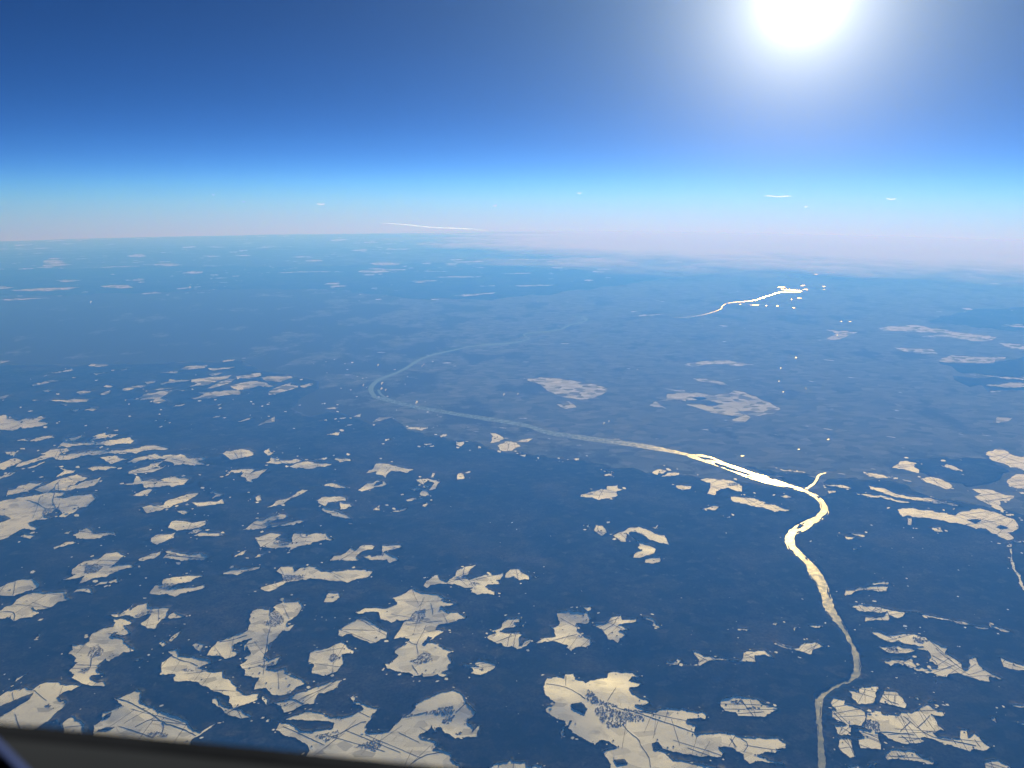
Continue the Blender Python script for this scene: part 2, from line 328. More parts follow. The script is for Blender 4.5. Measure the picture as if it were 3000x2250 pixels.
F|D|-|1370 470 1400 440 1350 430 1375 415 1445 440 1420 455
V|D|scattered town in the dark valley right of the fishtail strip|1260 400 1400 380 1600 405 1620 425 1450 440 1330 420
F|D|small snow patch just under the S-shaped strip's right end|1145 543 1230 545 1225 555 1180 570
F|D|upper snow field of the road valley group, left centre|1085 660 1110 615 1190 602 1250 620 1340 605 1350 615 1310 650 1230 665 1150 675
R|D|1060 800 1090 740 1130 700 1170 675 1240 660 1330 620 1430 560 1460 525
F|D|rounded snow field on the left of the road valley group|975 725 1010 700 1090 698 1130 690 1130 720 1080 740 1020 762 985 748
F|D|-|1225 690 1290 655 1310 665 1280 690
F|D|snow tongue on the right of the road valley group|1260 705 1310 685 1360 690 1445 690 1450 700 1390 715 1310 715
V|D|village beside the road in the valley group|1130 722 1150 690 1220 668 1262 680 1220 718 1160 732
V|D|lower hamlet on the valley road, above the hedged field|1075 775 1090 745 1130 738 1120 770
F|D|snow field outlined by a dark hedge, below the valley hamlet|1060 850 1085 825 1065 808 1120 805 1180 820 1240 830 1310 822 1350 845 1310 860 1230 865 1180 873 1110 860
V|D|farm and hedge in the hedge-outlined field|1085 818 1140 822 1160 840 1110 838
F|D|faint shaded snow strip left of the hedge-outlined field|895 870 910 850 990 820 1040 808 1045 820 1010 850 960 862 905 875
F|D|forked snow field with a village in its fork, lower left centre|965 1085 1000 1025 1060 1020 1060 990 1130 972 1220 965 1310 962 1320 970 1260 990 1210 1010 1150 1020 1100 1050 1150 1045 1230 1035 1320 1030 1325 1045 1270 1060 1200 1075 1140 1102 1080 1085 1020 1090
V|D|village in the fork of the forked snow field|1028 1042 1070 1012 1150 1018 1162 1040 1090 1058
F|D|dim snow field behind a wooded rim, upper left centre|1450 170 1500 155 1570 143 1640 165 1640 185 1570 205 1490 212 1460 190
F|D|-|1705 160 1745 140 1760 165 1785 172 1745 185
F|D|thin bright snow strip left of the ragged lace-like field|1730 235 1760 195 1800 215 1850 220 1910 210 1960 220 1900 235 1790 240
F|D|ragged lace-like snow field in the upper left centre|1870 258 1920 240 2000 220 2060 235 2150 245 2120 262 2050 268 1990 275 1900 268
V|D|houses strewn along the ragged lace-like field|1960 215 2080 205 2130 235 2040 235
F|D|-|2010 215 2120 198 2130 207 2060 222
F|D|-|2155 200 2270 205 2268 222 2212 232 2180 215
F|D|snow field like a paper dart pointing right, left centre|1445 325 1500 280 1570 278 1640 270 1650 280 1610 300 1735 270 1680 330 1640 345 1635 360 1590 352 1610 345 1560 325 1590 300 1500 298
F|D|-|2067 378 2130 368 2180 370 2212 385 2270 400 2200 395 2100 385
F|D|-|1650 455 1690 445 1705 480 1660 478
F|D|narrow snow strip rising to the right beside a small square patch|1730 525 1790 485 1880 455 1960 405 1995 412 1950 440 1890 465 1830 505 1760 520
F|D|hook-shaped snow field curling round a dark wood, centre left|2050 480 2090 455 2212 450 2250 460 2245 480 2200 480 2130 490 2110 520 2170 545 2245 575 2280 600 2212 588 2150 575 2075 540 2100 525 2080 500
F|D|small snow lobe inside the hook-shaped field|2205 490 2270 500 2285 510 2245 530 2205 535
F|D|snow field with square plots and a thin spike to the right|1575 665 1620 640 1650 610 1720 600 1770 575 1860 568 1880 580 1830 600 1770 605 1740 640 1820 630 1900 615 1950 605 1985 612 1920 630 1830 642 1740 650 1650 665 1590 672
V|D|village in the notch of the spiked snow field|1700 632 1740 605 1790 605 1800 628 1750 645
R|D|1640 630 1700 640
F|D|-|1755 575 1800 545 1790 565
F|D|wide snow field with two humps and a village between them|1650 720 1690 705 1760 690 1820 690 1825 705 1790 730 1850 740 1895 745 1900 715 1910 690 1970 685 2000 700 2060 688 2110 692 2120 715 2170 735 2070 742 2010 760 1940 780 1880 805 1890 780 1800 785 1690 778 1670 750
V|D|village between the two humps of the wide field|1770 748 1830 712 1895 738 1870 765 1800 768
R|D|1945 690 1955 720 2020 715
R|D|1660 735 1720 742
F|D|slim snow strip with a dark notch, left of the long eagle-shaped field|1450 945 1500 918 1540 925 1600 915 1690 908 1680 920 1610 935 1540 960 1460 958
F|D|long eagle-shaped snow field with a village under its neck|1690 1040 1750 1020 1830 1000 1830 970 1795 940 1830 905 1900 905 1910 935 1960 910 2040 910 2100 940 2212 932 2300 925 2360 930 2417 940 2390 975 2320 987 2240 1010 2200 1000 2150 1000 2080 985 2020 985 1920 1000 1860 1010 1830 1030 1750 1070 1700 1055
V|D|village under the neck of the eagle-shaped field|1815 1005 1850 958 1920 962 1985 958 1960 985 1880 1000
F|E|left half of the snow field split by a village, above the eagle-shaped field|-100 878 -60 860 -50 835 0 830 65 785 90 795 135 770 190 760 215 770 205 795 130 810 120 825 90 845 110 868 40 870 0 865
V|E|village splitting the snow field above the eagle-shaped one|120 832 150 805 260 800 280 830 200 838
F|E|right half of the snow field split by a village, above the eagle-shaped field|260 800 265 768 380 768 385 785 330 800 280 812 300 830 370 850 360 868 310 880 290 860 200 870 160 850 130 838 200 840 260 832
F|D|-|1520 845 1560 810 1605 795 1580 830
F|D|-|1640 850 1680 820 1720 825 1680 850
F|D|-|2110 50 2160 42 2205 38 2200 55 2140 55
F|D|bright snow knob left of the tower-like field's top|2100 1136 2110 1106 2140 1071 2190 1081 2212 1106 2170 1131 2110 1144
F|D|snow field cut by the left edge, highest of the left-edge fields|-40 22 -40 -60 30 -75 60 -70 50 -50 130 -45 220 -55 300 -63 260 -35 330 -22 280 0 180 5 80 22
F|E|star-shaped snow field with a tail, centre|160 300 210 270 220 235 300 240 360 255 420 265 465 275 430 300 370 295 320 290 290 310 285 335 260 320 225 310 240 290
R|E|320 262 280 300
F|E|snow ring around an oval wood, under the star-shaped field|108 415 150 380 230 350 285 348 298 370 270 385 220 390 180 410 130 418
H|E|212 385 230 362 262 356 265 368 240 382
F|E|bracket-shaped snow strip beside several small patches, centre|480 345 530 340 580 338 635 358 610 410 570 412 580 385 610 365 560 350 530 375 510 365
F|E|-|445 405 480 395 515 400 480 410 450 412
F|E|-|525 395 545 386 568 390 545 402
F|E|small notched snow patch below the bracket-shaped strip|500 435 530 415 565 418 560 450 530 450
F|E|flat snow sliver at the foot of the bracket-shaped group|415 475 460 462 530 465 470 475 425 485
F|E|-|520 515 555 487 565 500 535 522
F|E|-|582 320 590 302 608 302 602 322
F|E|lone square snow clearing in the dark central forest|745 340 752 302 790 300 800 338
F|E|five-sided snow clearing just below the edge of the pale plain|738 118 742 98 795 98 790 115 770 127
F|E|-|205 540 245 505 250 540 230 545
F|E|-|320 550 390 535 425 530 410 548 350 555
F|E|triangular snow field with a hedge, alone in the forest right of centre|1555 435 1600 430 1650 410 1720 405 1730 385 1790 375 1790 400 1820 402 1785 425 1790 450 1750 455 1700 468 1670 473 1620 463 1560 450
R|E|1695 408 1680 435 1665 470
V|E|farms in the left corner of the lone triangular field|1590 435 1625 425 1632 438 1605 444
F|E|small snow wedge, left end of the zigzag snow group|1640 670 1645 640 1690 645 1720 675 1725 690 1690 705 1660 690
R|E|1665 645 1660 672 1695 700
F|E|zigzag snow field folding down to the right, right of centre|1755 705 1790 685 1820 680 1870 650 1930 645 1970 660 2040 690 2100 705 2120 765 2060 750 1990 735 1950 700 1900 680 1860 690 1890 720 1930 750 1990 760 2040 795 2030 820 1990 835 1960 850 1900 850 1895 830 1950 800 1920 790 1935 770 1880 710 1840 690 1840 750 1810 745 1780 715
V|E|village in the crook of the zigzag field|1888 692 1940 682 1975 720 1920 728
F|E|small bright rounded field at the foot of the zigzag group|1965 885 1975 860 2010 850 2070 850 2070 878 2010 887
F|E|-|1580 645 1605 637 1600 652
F|E|-|2035 660 2045 635 2058 635 2048 662
F|E|-|1690 312 1730 302 1760 306 1745 318
F|E|-|1695 287 1760 291 1755 298 1710 296
F|E|sprawling antler-shaped snow field, centre of the lower half|535 1030 540 1005 580 985 610 955 630 955 640 985 690 1005 720 980 740 965 745 935 800 910 870 897 840 930 830 955 790 965 830 995 890 975 970 945 980 960 1060 945 1040 985 1000 995 1030 1018 960 1025 930 1035 990 1070 990 1090 920 1080 880 1093 845 1070 850 1040 800 1045 740 1020 690 1020 620 1015 580 1030 555 1045
V|E|village in the middle of the antler-shaped field|820 1022 860 1003 905 1020 860 1032
V|E|upper hamlet in the antler-shaped field|735 978 800 963 815 985 770 992
R|E|690 1000 740 985 820 1005 900 985 1000 960
R|E|800 910 790 960
F|E|paw-shaped snow field, right end of the antler-shaped one|1065 975 1070 945 1100 920 1150 925 1220 965 1210 990 1160 993 1120 975
F|E|-|1248 972 1282 970 1270 980
F|E|snow field on the rim of the pale plain, split by a dark stream|965 100 980 65 962 40 1000 45 1055 75 1020 95 990 97
F|E|two rounded snow plots on the rim of the pale plain|1020 125 1070 95 1140 100 1160 130 1110 155 1060 160 1030 150
R|E|1070 98 1085 130 1075 158
F|E|-|1140 95 1200 80 1235 75 1210 98 1170 103
F|E|-|1160 180 1200 178 1190 195 1165 192
F|E|-|640 62 680 45 690 60 650 70
F|E|-|420 8 450 0 560 10 520 20 450 16
F|E|-|278 90 300 75 312 82 295 92
F|E|-|565 130 600 122 595 135
F|E|-|520 132 540 128 538 140
F|E|-|885 132 900 126 915 133 900 140
F|E|-|1260 200 1285 198 1280 208
F|E|-|1500 212 1550 207 1540 220
F|E|-|1405 225 1420 218 1416 230
F|E|broken snow field at the plain's rim, left of the small lozenge|2080 320 2120 295 2190 300 2190 315 2120 327
F|E|-|2010 300 2060 275 2130 285 2080 300 2040 312
F|E|small lozenge of snow between plain and forest, left of the bright river|2160 382 2212 378 2265 390 2268 408 2212 412 2180 400
F|F|anvil-shaped snow field below the bright river's left reach|120 345 170 332 260 345 330 352 385 385 380 420 350 415 300 395 250 400 220 425 205 445 165 435 180 400 175 365
V|F|houses along the top of the anvil-shaped field|285 372 345 362 360 380 300 385
F|F|long flat snow field under the anvil-shaped one|315 470 325 452 400 455 470 470 540 485 530 500 600 510 690 540 640 550 600 560 580 545 520 525 450 512 380 500 330 485
F|F|small boat-shaped clearing left of the long flat field|130 538 190 515 237 515 210 540
F|F|-|635 450 670 440 700 460 670 467
F|F|-|250 585 310 585 305 598
F|F|pale snow triangle by a dark wood, upper right plain|1360 262 1410 245 1400 225 1470 222 1520 235 1500 260 1530 285 1520 297 1450 280
F|F|slender arrow of snow inside the dark wood, upper right|1660 250 1720 245 1790 270 1820 290 1760 280 1690 265
F|F|large pale snow field cut by the right edge, beyond the dark wood|1970 170 2030 150 2100 155 2150 190 2250 205 2250 285 2120 260 2050 235 2000 210
F|F|-|920 370 1060 380 1100 400 1060 402 960 385
F|F|thin broken snow line along the forest rim, right of the river bend|1115 430 1200 440 1280 445 1380 470 1480 495 1400 490 1290 465 1170 447
F|F|long pale snow band above the thin broken line, right|1200 380 1290 395 1380 430 1480 455 1600 465 1700 490 1800 510 1780 520 1640 495 1500 475 1380 455 1290 425 1220 400
F|F|-|1540 330 1640 330 1740 370 1760 400 1700 400 1620 370 1560 350
F|F|-|1170 290 1250 305 1360 330 1300 335 1200 320
V|F|grey town above the big right-hand snow band|1520 480 1700 480 1800 500 1800 545 1700 545 1560 515
F|F|big snow band with oval woods, reaching to the right edge|1395 540 1430 527 1500 530 1580 540 1640 545 1700 560 1760 575 1810 555 1870 530 1960 535 2050 560 2120 590 2180 630 2175 660 2120 690 2140 720 2110 740 2070 720 2010 690 1960 665 1900 660 1820 635 1740 625 1650 605 1560 590 1470 580 1430 580
H|F|1845 605 1890 595 1940 610 1900 625
H|F|2030 650 2070 640 2110 660 2060 662
F|F|snow field split by a dark stream, above the big right band|1860 400 1960 405 2060 430 2150 450 2140 480 2060 480 2080 540 2085 560 2050 545 1990 510 1930 480 1880 450 1930 430
R|F|1960 470 2000 520 2060 570
F|F|-|2090 770 2110 755 2140 765 2140 785 2100 785
F|F|-|2120 790 2145 790 2138 830 2150 900 2180 960 2212 1040 2212 1060 2165 970 2130 900
F|F|small stub of snow hanging below the big right band|1465 590 1490 590 1490 640 1465 635
F|F|small clearing with a cut corner, below the big right band|1615 660 1680 655 1680 678 1625 675
F|F|-|1045 715 1110 718 1105 730 1060 727
F|F|small ragged clearing in the dark forest right of the river's S bend|1095 690 1140 690 1180 715 1150 715
F|F|-|1105 792 1130 795 1115 800
F|F|small slanted snow field between the river and the hedged plots|1050 1085 1060 1060 1150 1045 1230 1030 1330 1040 1310 1065 1230 1065 1140 1060 1100 1085 1060 1095
F|F|-|1220 1020 1320 1005 1330 1015 1240 1030
F|F|-|2150 310 2250 320 2250 400 2120 390 2090 350
F|F|-|2130 740 2250 745 2250 758 2150 752
F|F|-|945 415 985 415 982 428 950 428
F|F|-|620 278 700 282 800 297 720 297
F|F|-|885 845 900 842 895 855
F|I|wide pale snow field with hedged plots on the plain beyond the river|-100 455 0 440 100 445 200 460 300 450 330 430 400 440 440 460 500 480 560 510 630 545 600 575 500 590 430 610 390 640 330 640 300 620 380 600 250 580 180 570 80 535 20 520 80 520 200 530 280 520 200 500 100 490 0 490 -100 480
R|I|310 425 320 480
R|I|340 540 400 590
H|I|60 480 120 470 150 480 100 490
F|I|-|60 350 160 352 260 375 300 400 180 380 90 362
F|I|pale snow strip over a dark wood, near the right edge|1630 240 1720 245 1820 250 2010 255 2020 235 2090 220 2090 212 1960 215 1840 210 1740 205 1640 230
F|I|-|1860 325 1960 330 2080 340 2240 345 2240 360 2110 355 1980 340
F|I|-|1940 392 2060 390 2120 375 2240 385 2240 405 2080 407 2000 400
F|I|pale broken snow belt high on the right plain|1270 25 1400 10 1500 5 1600 20 1760 50 1900 65 2040 85 1960 110 1880 110 1760 85 1540 80 1680 60 1500 45 1300 40
F|I|-|1990 430 2070 432 2060 440 2000 438
F|I|-|2040 600 2140 610 2120 625 2030 640
F|I|-|1360 150 1500 155 1620 165 1660 190 1560 190 1450 175
F|I|-|2050 120 2240 130 2240 170 2120 150
F|I|-|0 260 120 240 300 235 460 260 380 270 200 255 60 275
F|I|-|800 105 1010 100 1130 50 1050 45 930 38 1000 60 940 95
F|I|-|2060 0 2240 10 2240 30 2140 15
F|H|pale snow-covered hill rising from the plain, right of centre|1180 350 1290 345 1420 355 1520 370 1620 390 1700 405 1730 425 1700 450 1650 475 1560 490 1480 480 1400 460 1330 430 1290 390
F|H|-|1990 525 2040 500 2110 545 2030 535
F|H|-|2080 415 2230 430 2230 437 2120 428
F|H|-|2060 498 2130 470 2230 455 2230 495 2150 490
F|H|-|200 635 240 605 340 600 280 615 230 630
F|H|-|80 600 130 575 120 600
F|H|-|1390 520 1480 500 1530 540 1450 545
F|G|forked bright snow field in the far left hills|850 490 900 470 980 445 1050 432 1130 430 1090 450 1040 480 1090 495 1020 515 985 507 1000 485 920 488
F|G|thin bright strip left above the forked far field|795 430 800 415 860 405 950 393 930 405 860 420 810 435
F|G|-|1030 387 1090 370 1100 355 1140 362 1230 362 1210 372 1110 378 1050 388
F|G|-|930 372 1000 368 1005 378 960 388
F|G|bright oval strip at the far rim of the left hills|1165 290 1210 270 1280 268 1355 265 1330 280 1210 297
F|G|-|1035 318 1060 310 1160 305 1150 315 1050 320
F|G|-|1415 245 1460 232 1525 227 1515 237
F|G|-|1240 360 1300 350 1400 340 1440 345 1330 370 1290 382 1240 372
F|G|-|1230 403 1330 370 1440 335 1500 330 1470 355 1350 390 1250 405
F|G|-|1335 420 1400 385 1480 355 1530 350 1500 375 1450 395 1370 418
F|G|-|1530 340 1600 325 1690 315 1690 330 1620 350 1540 352
F|G|pale plateau of snow at the far end of the left hills|1690 345 1780 335 1890 335 1895 350 1820 372 1720 368
F|G|broad pale snow sheet under the far plateau|1490 400 1560 380 1650 368 1720 378 1780 400 1740 410 1690 400 1600 420 1540 430 1510 415
F|G|pale snow tongue right of the broad sheet, far left hills|1740 440 1810 400 1890 375 1890 395 1935 400 1930 412 1840 435 1780 455 1745 457
F|G|-|1940 400 2030 380 2035 395 1960 412
F|G|streaked snow sheet below the broad pale one, far left hills|1280 440 1380 435 1460 430 1540 425 1560 440 1560 455 1450 460 1350 480 1250 487 1230 475 1320 460
F|G|-|490 440 550 430 600 432 570 448 520 457
F|G|thin wavy snow strip, left of the forked far field|315 490 360 483 440 490 510 480 585 487 560 500 470 508 410 500 340 500
F|G|-|200 395 270 375 330 365 420 365 340 375 280 388 220 402
F|G|-|310 318 380 308 460 288 470 298 400 312 340 318
F|G|-|270 430 320 418 340 430 310 440
F|G|-|670 400 690 392 735 405 690 410
F|G|-|-20 472 0 470 65 455 50 475 0 487 -20 488
F|G|-|545 560 590 543 635 545 600 560
F|G|-|650 455 690 435 720 425 700 447 660 462
F|G|-|560 270 600 258 690 260 720 265 640 275
F|G|-|775 298 830 287 830 295 790 300
F|G|-|1530 635 1600 612 1640 603 1620 618 1560 630
F|G|-|1670 655 1720 630 1780 595 1785 630 1720 645
F|G|-|1370 610 1400 595 1435 590 1420 603
F|G|-|1100 540 1140 525 1195 518 1180 530
F|G|-|0 240 60 235 0 252
F|G|-|270 340 305 330 285 343
F|G|-|390 515 440 520 420 528
F|G|-|195 493 240 487 270 495 230 500
F|G|-|455 555 520 545 490 562
F|G|-|600 320 690 312 620 328
F|G|-|960 430 1040 415 1130 415 1050 425
F|G|-|1140 428 1200 425 1180 433
F|G|-|1340 285 1420 285 1500 277 1530 278 1440 292 1390 305
F|G|-|1345 320 1445 315 1420 328 1370 335
F|G|-|1380 525 1440 515 1420 528
F|G|-|2110 545 2160 535 2200 540 2150 552
F|G|-|2100 625 2120 612 2120 628
F|J|-|60 450 180 430 320 420 520 412 430 440 330 442 200 458 120 455
F|J|-|0 510 120 495 320 485 250 495 60 515
F|J|-|580 300 700 292 830 280 920 280 820 292 680 300
F|J|-|920 280 1080 268 1165 272 1050 282
F|J|-|1310 285 1440 278 1400 288
F|J|-|1760 338 1950 320 2230 318 2230 324 1980 328
F|J|-|350 380 430 372 440 378 380 386
F|J|-|700 340 740 335 730 346
F|J|-|1495 352 1550 342 1540 360
F|J|-|640 415 700 405 830 400 860 430 780 440 700 430
F|K|-|170 265 300 255 390 268 360 285 250 290
F|K|-|430 300 450 295 480 300 450 306
F|K|-|530 320 560 315 700 320 690 327 580 325
F|K|-|1000 240 1150 240 1400 245 1300 250 1100 248
F|K|-|1040 338 1150 330 1230 325 1220 335 1110 342
F|K|-|440 385 540 378 640 375 600 388 500 390
F|K|-|720 485 840 468 990 445 1000 455 900 475 800 492
F|K|-|880 415 990 410 1000 418 920 420
F|K|-|600 360 750 352 900 350 960 345 850 362 700 365
F|K|-|1080 415 1250 408 1380 402 1350 415 1200 424
F|K|-|1860 620 1960 600 2090 590 2060 600 1940 618
'''
FOREST = [  # wooded country: outlines joined from several sheets
  'G -260 262 G 500 264 G 900 256 G 1200 242 G 1560 236 G 1700 302 G 1900 328 G 2075 372 G 2060 420 G 1960 470 G 1900 560 G 2000 602 '
  'G 2150 565 H 0 572 H 90 612 H 200 642 H 340 606 H 390 652 E 430 22 E 640 68 E 740 95 E 850 92 E 930 120 E 1020 160 E 1160 166 '
  'E 1250 186 E 1400 206 E 1550 218 E 1700 242 E 1760 266 E 1900 272 E 2000 302 E 2100 284 E 2212 306 F 100 336 F 330 352 F 450 368 '
  'F 620 392 F 760 420 F 860 440 F 930 450 F 955 402 F 920 362 F 1000 338 F 1150 336 F 1400 362 F 1560 435 F 1700 472 F 1900 502 '
  'F 2000 522 F 2420 610 C 2700 1500 C 1000 1500 A -400 1500 A -400 400',
  'F 420 258 F 560 280 F 700 300 F 800 305 F 860 340 F 840 375 F 800 396 F 640 340 F 520 306',
  'F 1480 215 F 1640 195 F 1820 205 F 1990 215 F 2050 250 F 2130 300 F 2080 330 F 2000 370 F 1860 390 F 1740 360 F 1560 310 F 1500 270',
  'I 1640 240 I 2010 262 I 2212 210 I 2400 215 I 2400 330 I 2100 340 I 1860 322 I 1700 270',
  'I 1780 340 I 1980 348 I 2400 365 I 2400 425 I 2000 432 I 1900 400 I 1800 380',
  'J -200 300 J 500 306 J 1100 292 J 1900 292 K 0 284 K 500 264 K 1300 284 K 2212 332 K 2212 350 K 1600 440 K 900 505 K 500 505 K 0 440 J 1500 432 J 1000 452 J 500 472 J -200 480',
  'L 1560 650 L 1900 562 L 2500 552 I 2400 60 I 1900 20 I 1640 -10',
]
RIVER_LEFT = ('H 190 470 H 290 502 H 350 515 H 480 547 H 600 567 H 800 603 H 1000 634 H 1200 668 E 1300 42 E 1400 66 E 1600 93 E 1800 118 E 2000 148 F 0 182 '
  'F 60 205 F 150 232 F 250 262 F 330 295 F 420 330 F 520 362 F 620 385 F 700 400 F 790 425 F 850 460 F 890 500 F 895 540 F 860 580 F 800 605 F 740 635 F 690 670 '
  'F 665 710 F 660 750 F 690 800 F 740 840 F 790 880 F 810 930 F 815 960 F 850 1000 F 880 1050 F 900 1106 C 910 60 C 950 130 C 1005 180 C 1050 240 C 1085 320 C 1105 400 C 1108 470 '
  'C 1075 535 C 990 568 C 925 608 C 880 622 C 855 680 C 862 750 C 868 850 C 872 930 C 876 1000 C 880 1200')
RIVER_RIGHT = ('H 260 470 H 310 485 H 380 500 H 480 527 H 600 545 H 800 580 H 1000 608 H 1200 645 E 1300 12 E 1400 36 E 1600 62 E 1800 88 E 2000 118 F 0 166 '
  'F 60 180 F 130 182 F 200 200 F 280 235 F 370 265 F 460 300 F 540 320 F 620 350 F 720 385 F 800 405 F 860 435 F 910 470 F 940 520 F 950 560 F 910 600 F 850 630 F 810 670 F 740 695 '
  'F 720 720 F 730 770 F 790 830 F 850 890 F 900 950 F 930 1000 F 945 1050 F 965 1106 C 985 70 C 1025 135 C 1070 220 C 1105 300 C 1145 370 C 1156 440 C 1145 512 C 1085 556 C 970 600 '
  'C 912 655 C 900 750 C 905 850 C 912 930 C 920 1000 C 940 1200')
# upper reaches as centre lines: sheet x y width (photo pixels across)
UPPER = 'H 225 480 14 H 185 430 15 H 205 385 15 H 270 345 14 H 350 320 13 H 430 280 13 H 500 230 12 H 600 195 11 H 720 170 9 H 830 145 8 H 950 130 7.5 H 1100 125 7 H 1190 106 7 H 1226 92 7 H 1180 72 6 H 1192 60 6 H 1280 50 5.5 H 1410 40 6 H 1450 20 6 H 1490 0 6 K 1540 655 5.5 K 1595 640 5.5 K 1580 620 5 K 1490 608 4'
FAR_RIVER = 'L -60 622 1.13 L 0 620 1.36 L 100 610 1.82 L 160 596 2.05 L 255 566 2.27 L 252 545 2.27 L 300 522 2.27 L 460 513 2.51 L 520 490 2.73 L 600 466 3.18 L 620 456 2.73 L 700 456 2.05 L 765 453 2.05 L 772 446 2.05 L 700 441 1.82 L 640 437 1.59'
SIDE_ARM = 'H 240 425 8 H 250 450 8 H 285 475 8 H 330 492 7'
TRIBUTARY = 'F 800 404 8 F 850 371 7.5 F 870 340 7 F 880 312 6 F 930 299 3'
ISLANDS = ['F 730 658 F 760 630 F 790 640 F 765 655', 'F 100 194 F 160 201 F 215 218 F 140 212', 'F 205 234 F 320 268 F 440 310 F 425 315 F 300 280 F 210 243',
           'F 865 450 F 890 458 F 880 464']
LAKES = ['L 590 427 L 600 420 L 680 420 L 690 424 L 640 428', 'L 745 417 L 770 409 L 812 408 L 790 414', 'L 758 439 L 790 434 L 830 437 L 810 443',
         'L 400 538 L 470 535 L 520 538 L 512 543 L 440 541', 'L 528 544 L 540 539 L 552 542 L 545 547', 'L 596 545 L 612 540 L 630 544 L 615 550',
         'L 692 503 L 706 498 L 718 502 L 705 507', 'L 718 493 L 760 491 L 795 496 L 750 497', 'L 702 556 L 716 550 L 740 556 L 720 561',
         'L 930 327 L 945 323 L 952 327 L 940 330', 'L 962 328 L 985 326 L 992 330 L 975 332', 'L 836 338 L 860 336 L 892 338 L 880 343 L 850 342',
         'L 1015 646 L 1030 640 L 1042 645 L 1025 649', 'L 1064 645 L 1085 643 L 1106 647 L 1085 650', 'L 360 535 L 375 531 L 388 534 L 372 538',
         'L 890 416 L 925 417 L 940 422 L 910 422', 'L 900 438 L 925 436 L 926 440', 'L 1648 414 L 1660 412 L 1668 416',
         'I 655 162 I 680 150 I 690 156 I 675 166', 'I 695 158 I 720 149 I 742 152 I 738 164 I 710 168', 'I 725 216 I 735 209 I 743 216 I 733 222',
         'I 690 252 I 698 248 I 720 284 I 710 286', 'I 690 330 I 700 312 I 716 298 I 704 318', 'I 676 430 I 690 424 I 705 432 I 690 439', 'I 645 440 I 652 434 I 660 440',
         'I 718 430 I 728 424 I 734 432 I 724 438', 'I 748 446 I 755 440 I 762 446', 'I 770 412 I 785 405 I 790 412', 'I 788 418 I 797 412 I 803 418', 'I 710 398 I 717 392 I 723 400',
         'I 709 377 I 715 370 I 720 378', 'I 645 352 I 655 345 I 664 352 I 655 360', 'I 618 370 I 626 364 I 630 372', 'I 600 403 I 606 396 I 612 404', 'I 692 240 I 698 234 I 705 240', 'I 748 277 I 755 271 I 760 278',
         'I 630 286 I 636 279 I 641 287', 'I 886 254 I 892 248 I 897 255', 'I 1008 443 I 1020 434 I 1030 440 I 1018 447', 'I 1195 458 I 1212 452 I 1228 458 I 1212 466', 'I 995 72 I 1003 66 I 1006 75', 'I 1062 88 I 1072 80 I 1066 92',
         'I 848 78 I 862 75 I 862 81', 'I 1465 496 I 1480 488 I 1492 498 I 1478 500',
         'F 738 147 F 750 142 F 768 147 F 752 152', 'F 790 97 F 815 90 F 850 98 F 830 108', 'F 865 114 F 880 107 F 898 114 F 880 119', 'F 850 94 F 880 92 F 890 98 F 870 100', 'F 928 83 F 945 76 F 960 80 F 942 90',
         'F 998 202 F 1012 196 F 1028 202 F 1012 207', 'F 958 262 F 970 258 F 982 280 F 974 288', 'F 1202 214 F 1208 196 F 1218 196 F 1210 216', 'F 365 190 F 380 183 F 412 188 F 385 196', 'F 830 246 F 850 244 F 882 256 F 860 256',
         'F 1310 122 F 1335 108 F 1360 115 F 1350 132', 'F 1770 37 F 1778 32 F 1784 38', 'F 1936 44 F 1944 38 F 1950 46']
PLUMES = ['H 485 518 26', 'H 262 392 22', 'H 258 426 20', 'H 286 432 16', 'H 1052 463 20', 'H 1142 458 16', 'H 533 264 12', 'H 522 276 12', 'H 236 273 18', 'H 142 402 18',
          'J 588 528 16', 'J 1230 431 16', 'H 1917 299 12', 'H 1700 648 16', 'H 1732 636 16', 'K 1272 522 9', 'K 1350 536 8']

# ------------------------------------------------------------------ helpers: noise, ground, outlines
def _hash(ix, iy, seed):
    n = (ix.astype(np.int64) * 374761393 + iy.astype(np.int64) * 668265263 + seed * 974634777) & 0xFFFFFFFF
    n = ((n ^ (n >> 13)) * 1274126177) & 0xFFFFFFFF
    return ((n ^ (n >> 16)) & 0xFFFF) / 32767.5 - 1.0
def noise2(x, y, seed=0):
    x = np.asarray(x, float); y = np.asarray(y, float)
    ix, iy = np.floor(x), np.floor(y)
    fx, fy = x - ix, y - iy
    ux, uy = fx ** 3 * (fx * (fx * 6 - 15) + 10), fy ** 3 * (fy * (fy * 6 - 15) + 10)
    a, b = _hash(ix, iy, seed), _hash(ix + 1, iy, seed)
    c, d = _hash(ix, iy + 1, seed), _hash(ix + 1, iy + 1, seed)
    return (a + (b - a) * ux) * (1 - uy) + (c + (d - c) * ux) * uy
def smooth(a, b, x):
    t = np.clip((x - a) / (b - a), 0.0, 1.0)
    return t * t * (3 - 2 * t)
def down(px, h=0.0):
    """photo pixel -> (x, y) where its line of sight meets the curved earth at height h"""
    d = rays(px)
    a = (d[:, 0] ** 2 + d[:, 1] ** 2) / (2 * RE)
    b = d[:, 2]
    c = ALT - h
    disc = np.maximum(b * b - 4 * a * c, 0)
    t = (-b - np.sqrt(disc)) / (2 * a)
    return d[:, :2] * t[:, None]
def sheet_pts(s):
    """'H 190 470 H ...' -> photo pixels"""
    w = s.split()
    return np.array([(SHEETS[w[i]][0] + float(w[i + 1]) / 2.212, SHEETS[w[i]][1] + float(w[i + 2]) / 2.212) for i in range(0, len(w), 3)])
def sheet_line(s):
    w = s.split()
    return np.array([(SHEETS[w[i]][0] + float(w[i + 1]) / 2.212, SHEETS[w[i]][1] + float(w[i + 2]) / 2.212, float(w[i + 3])) for i in range(0, len(w), 4)])
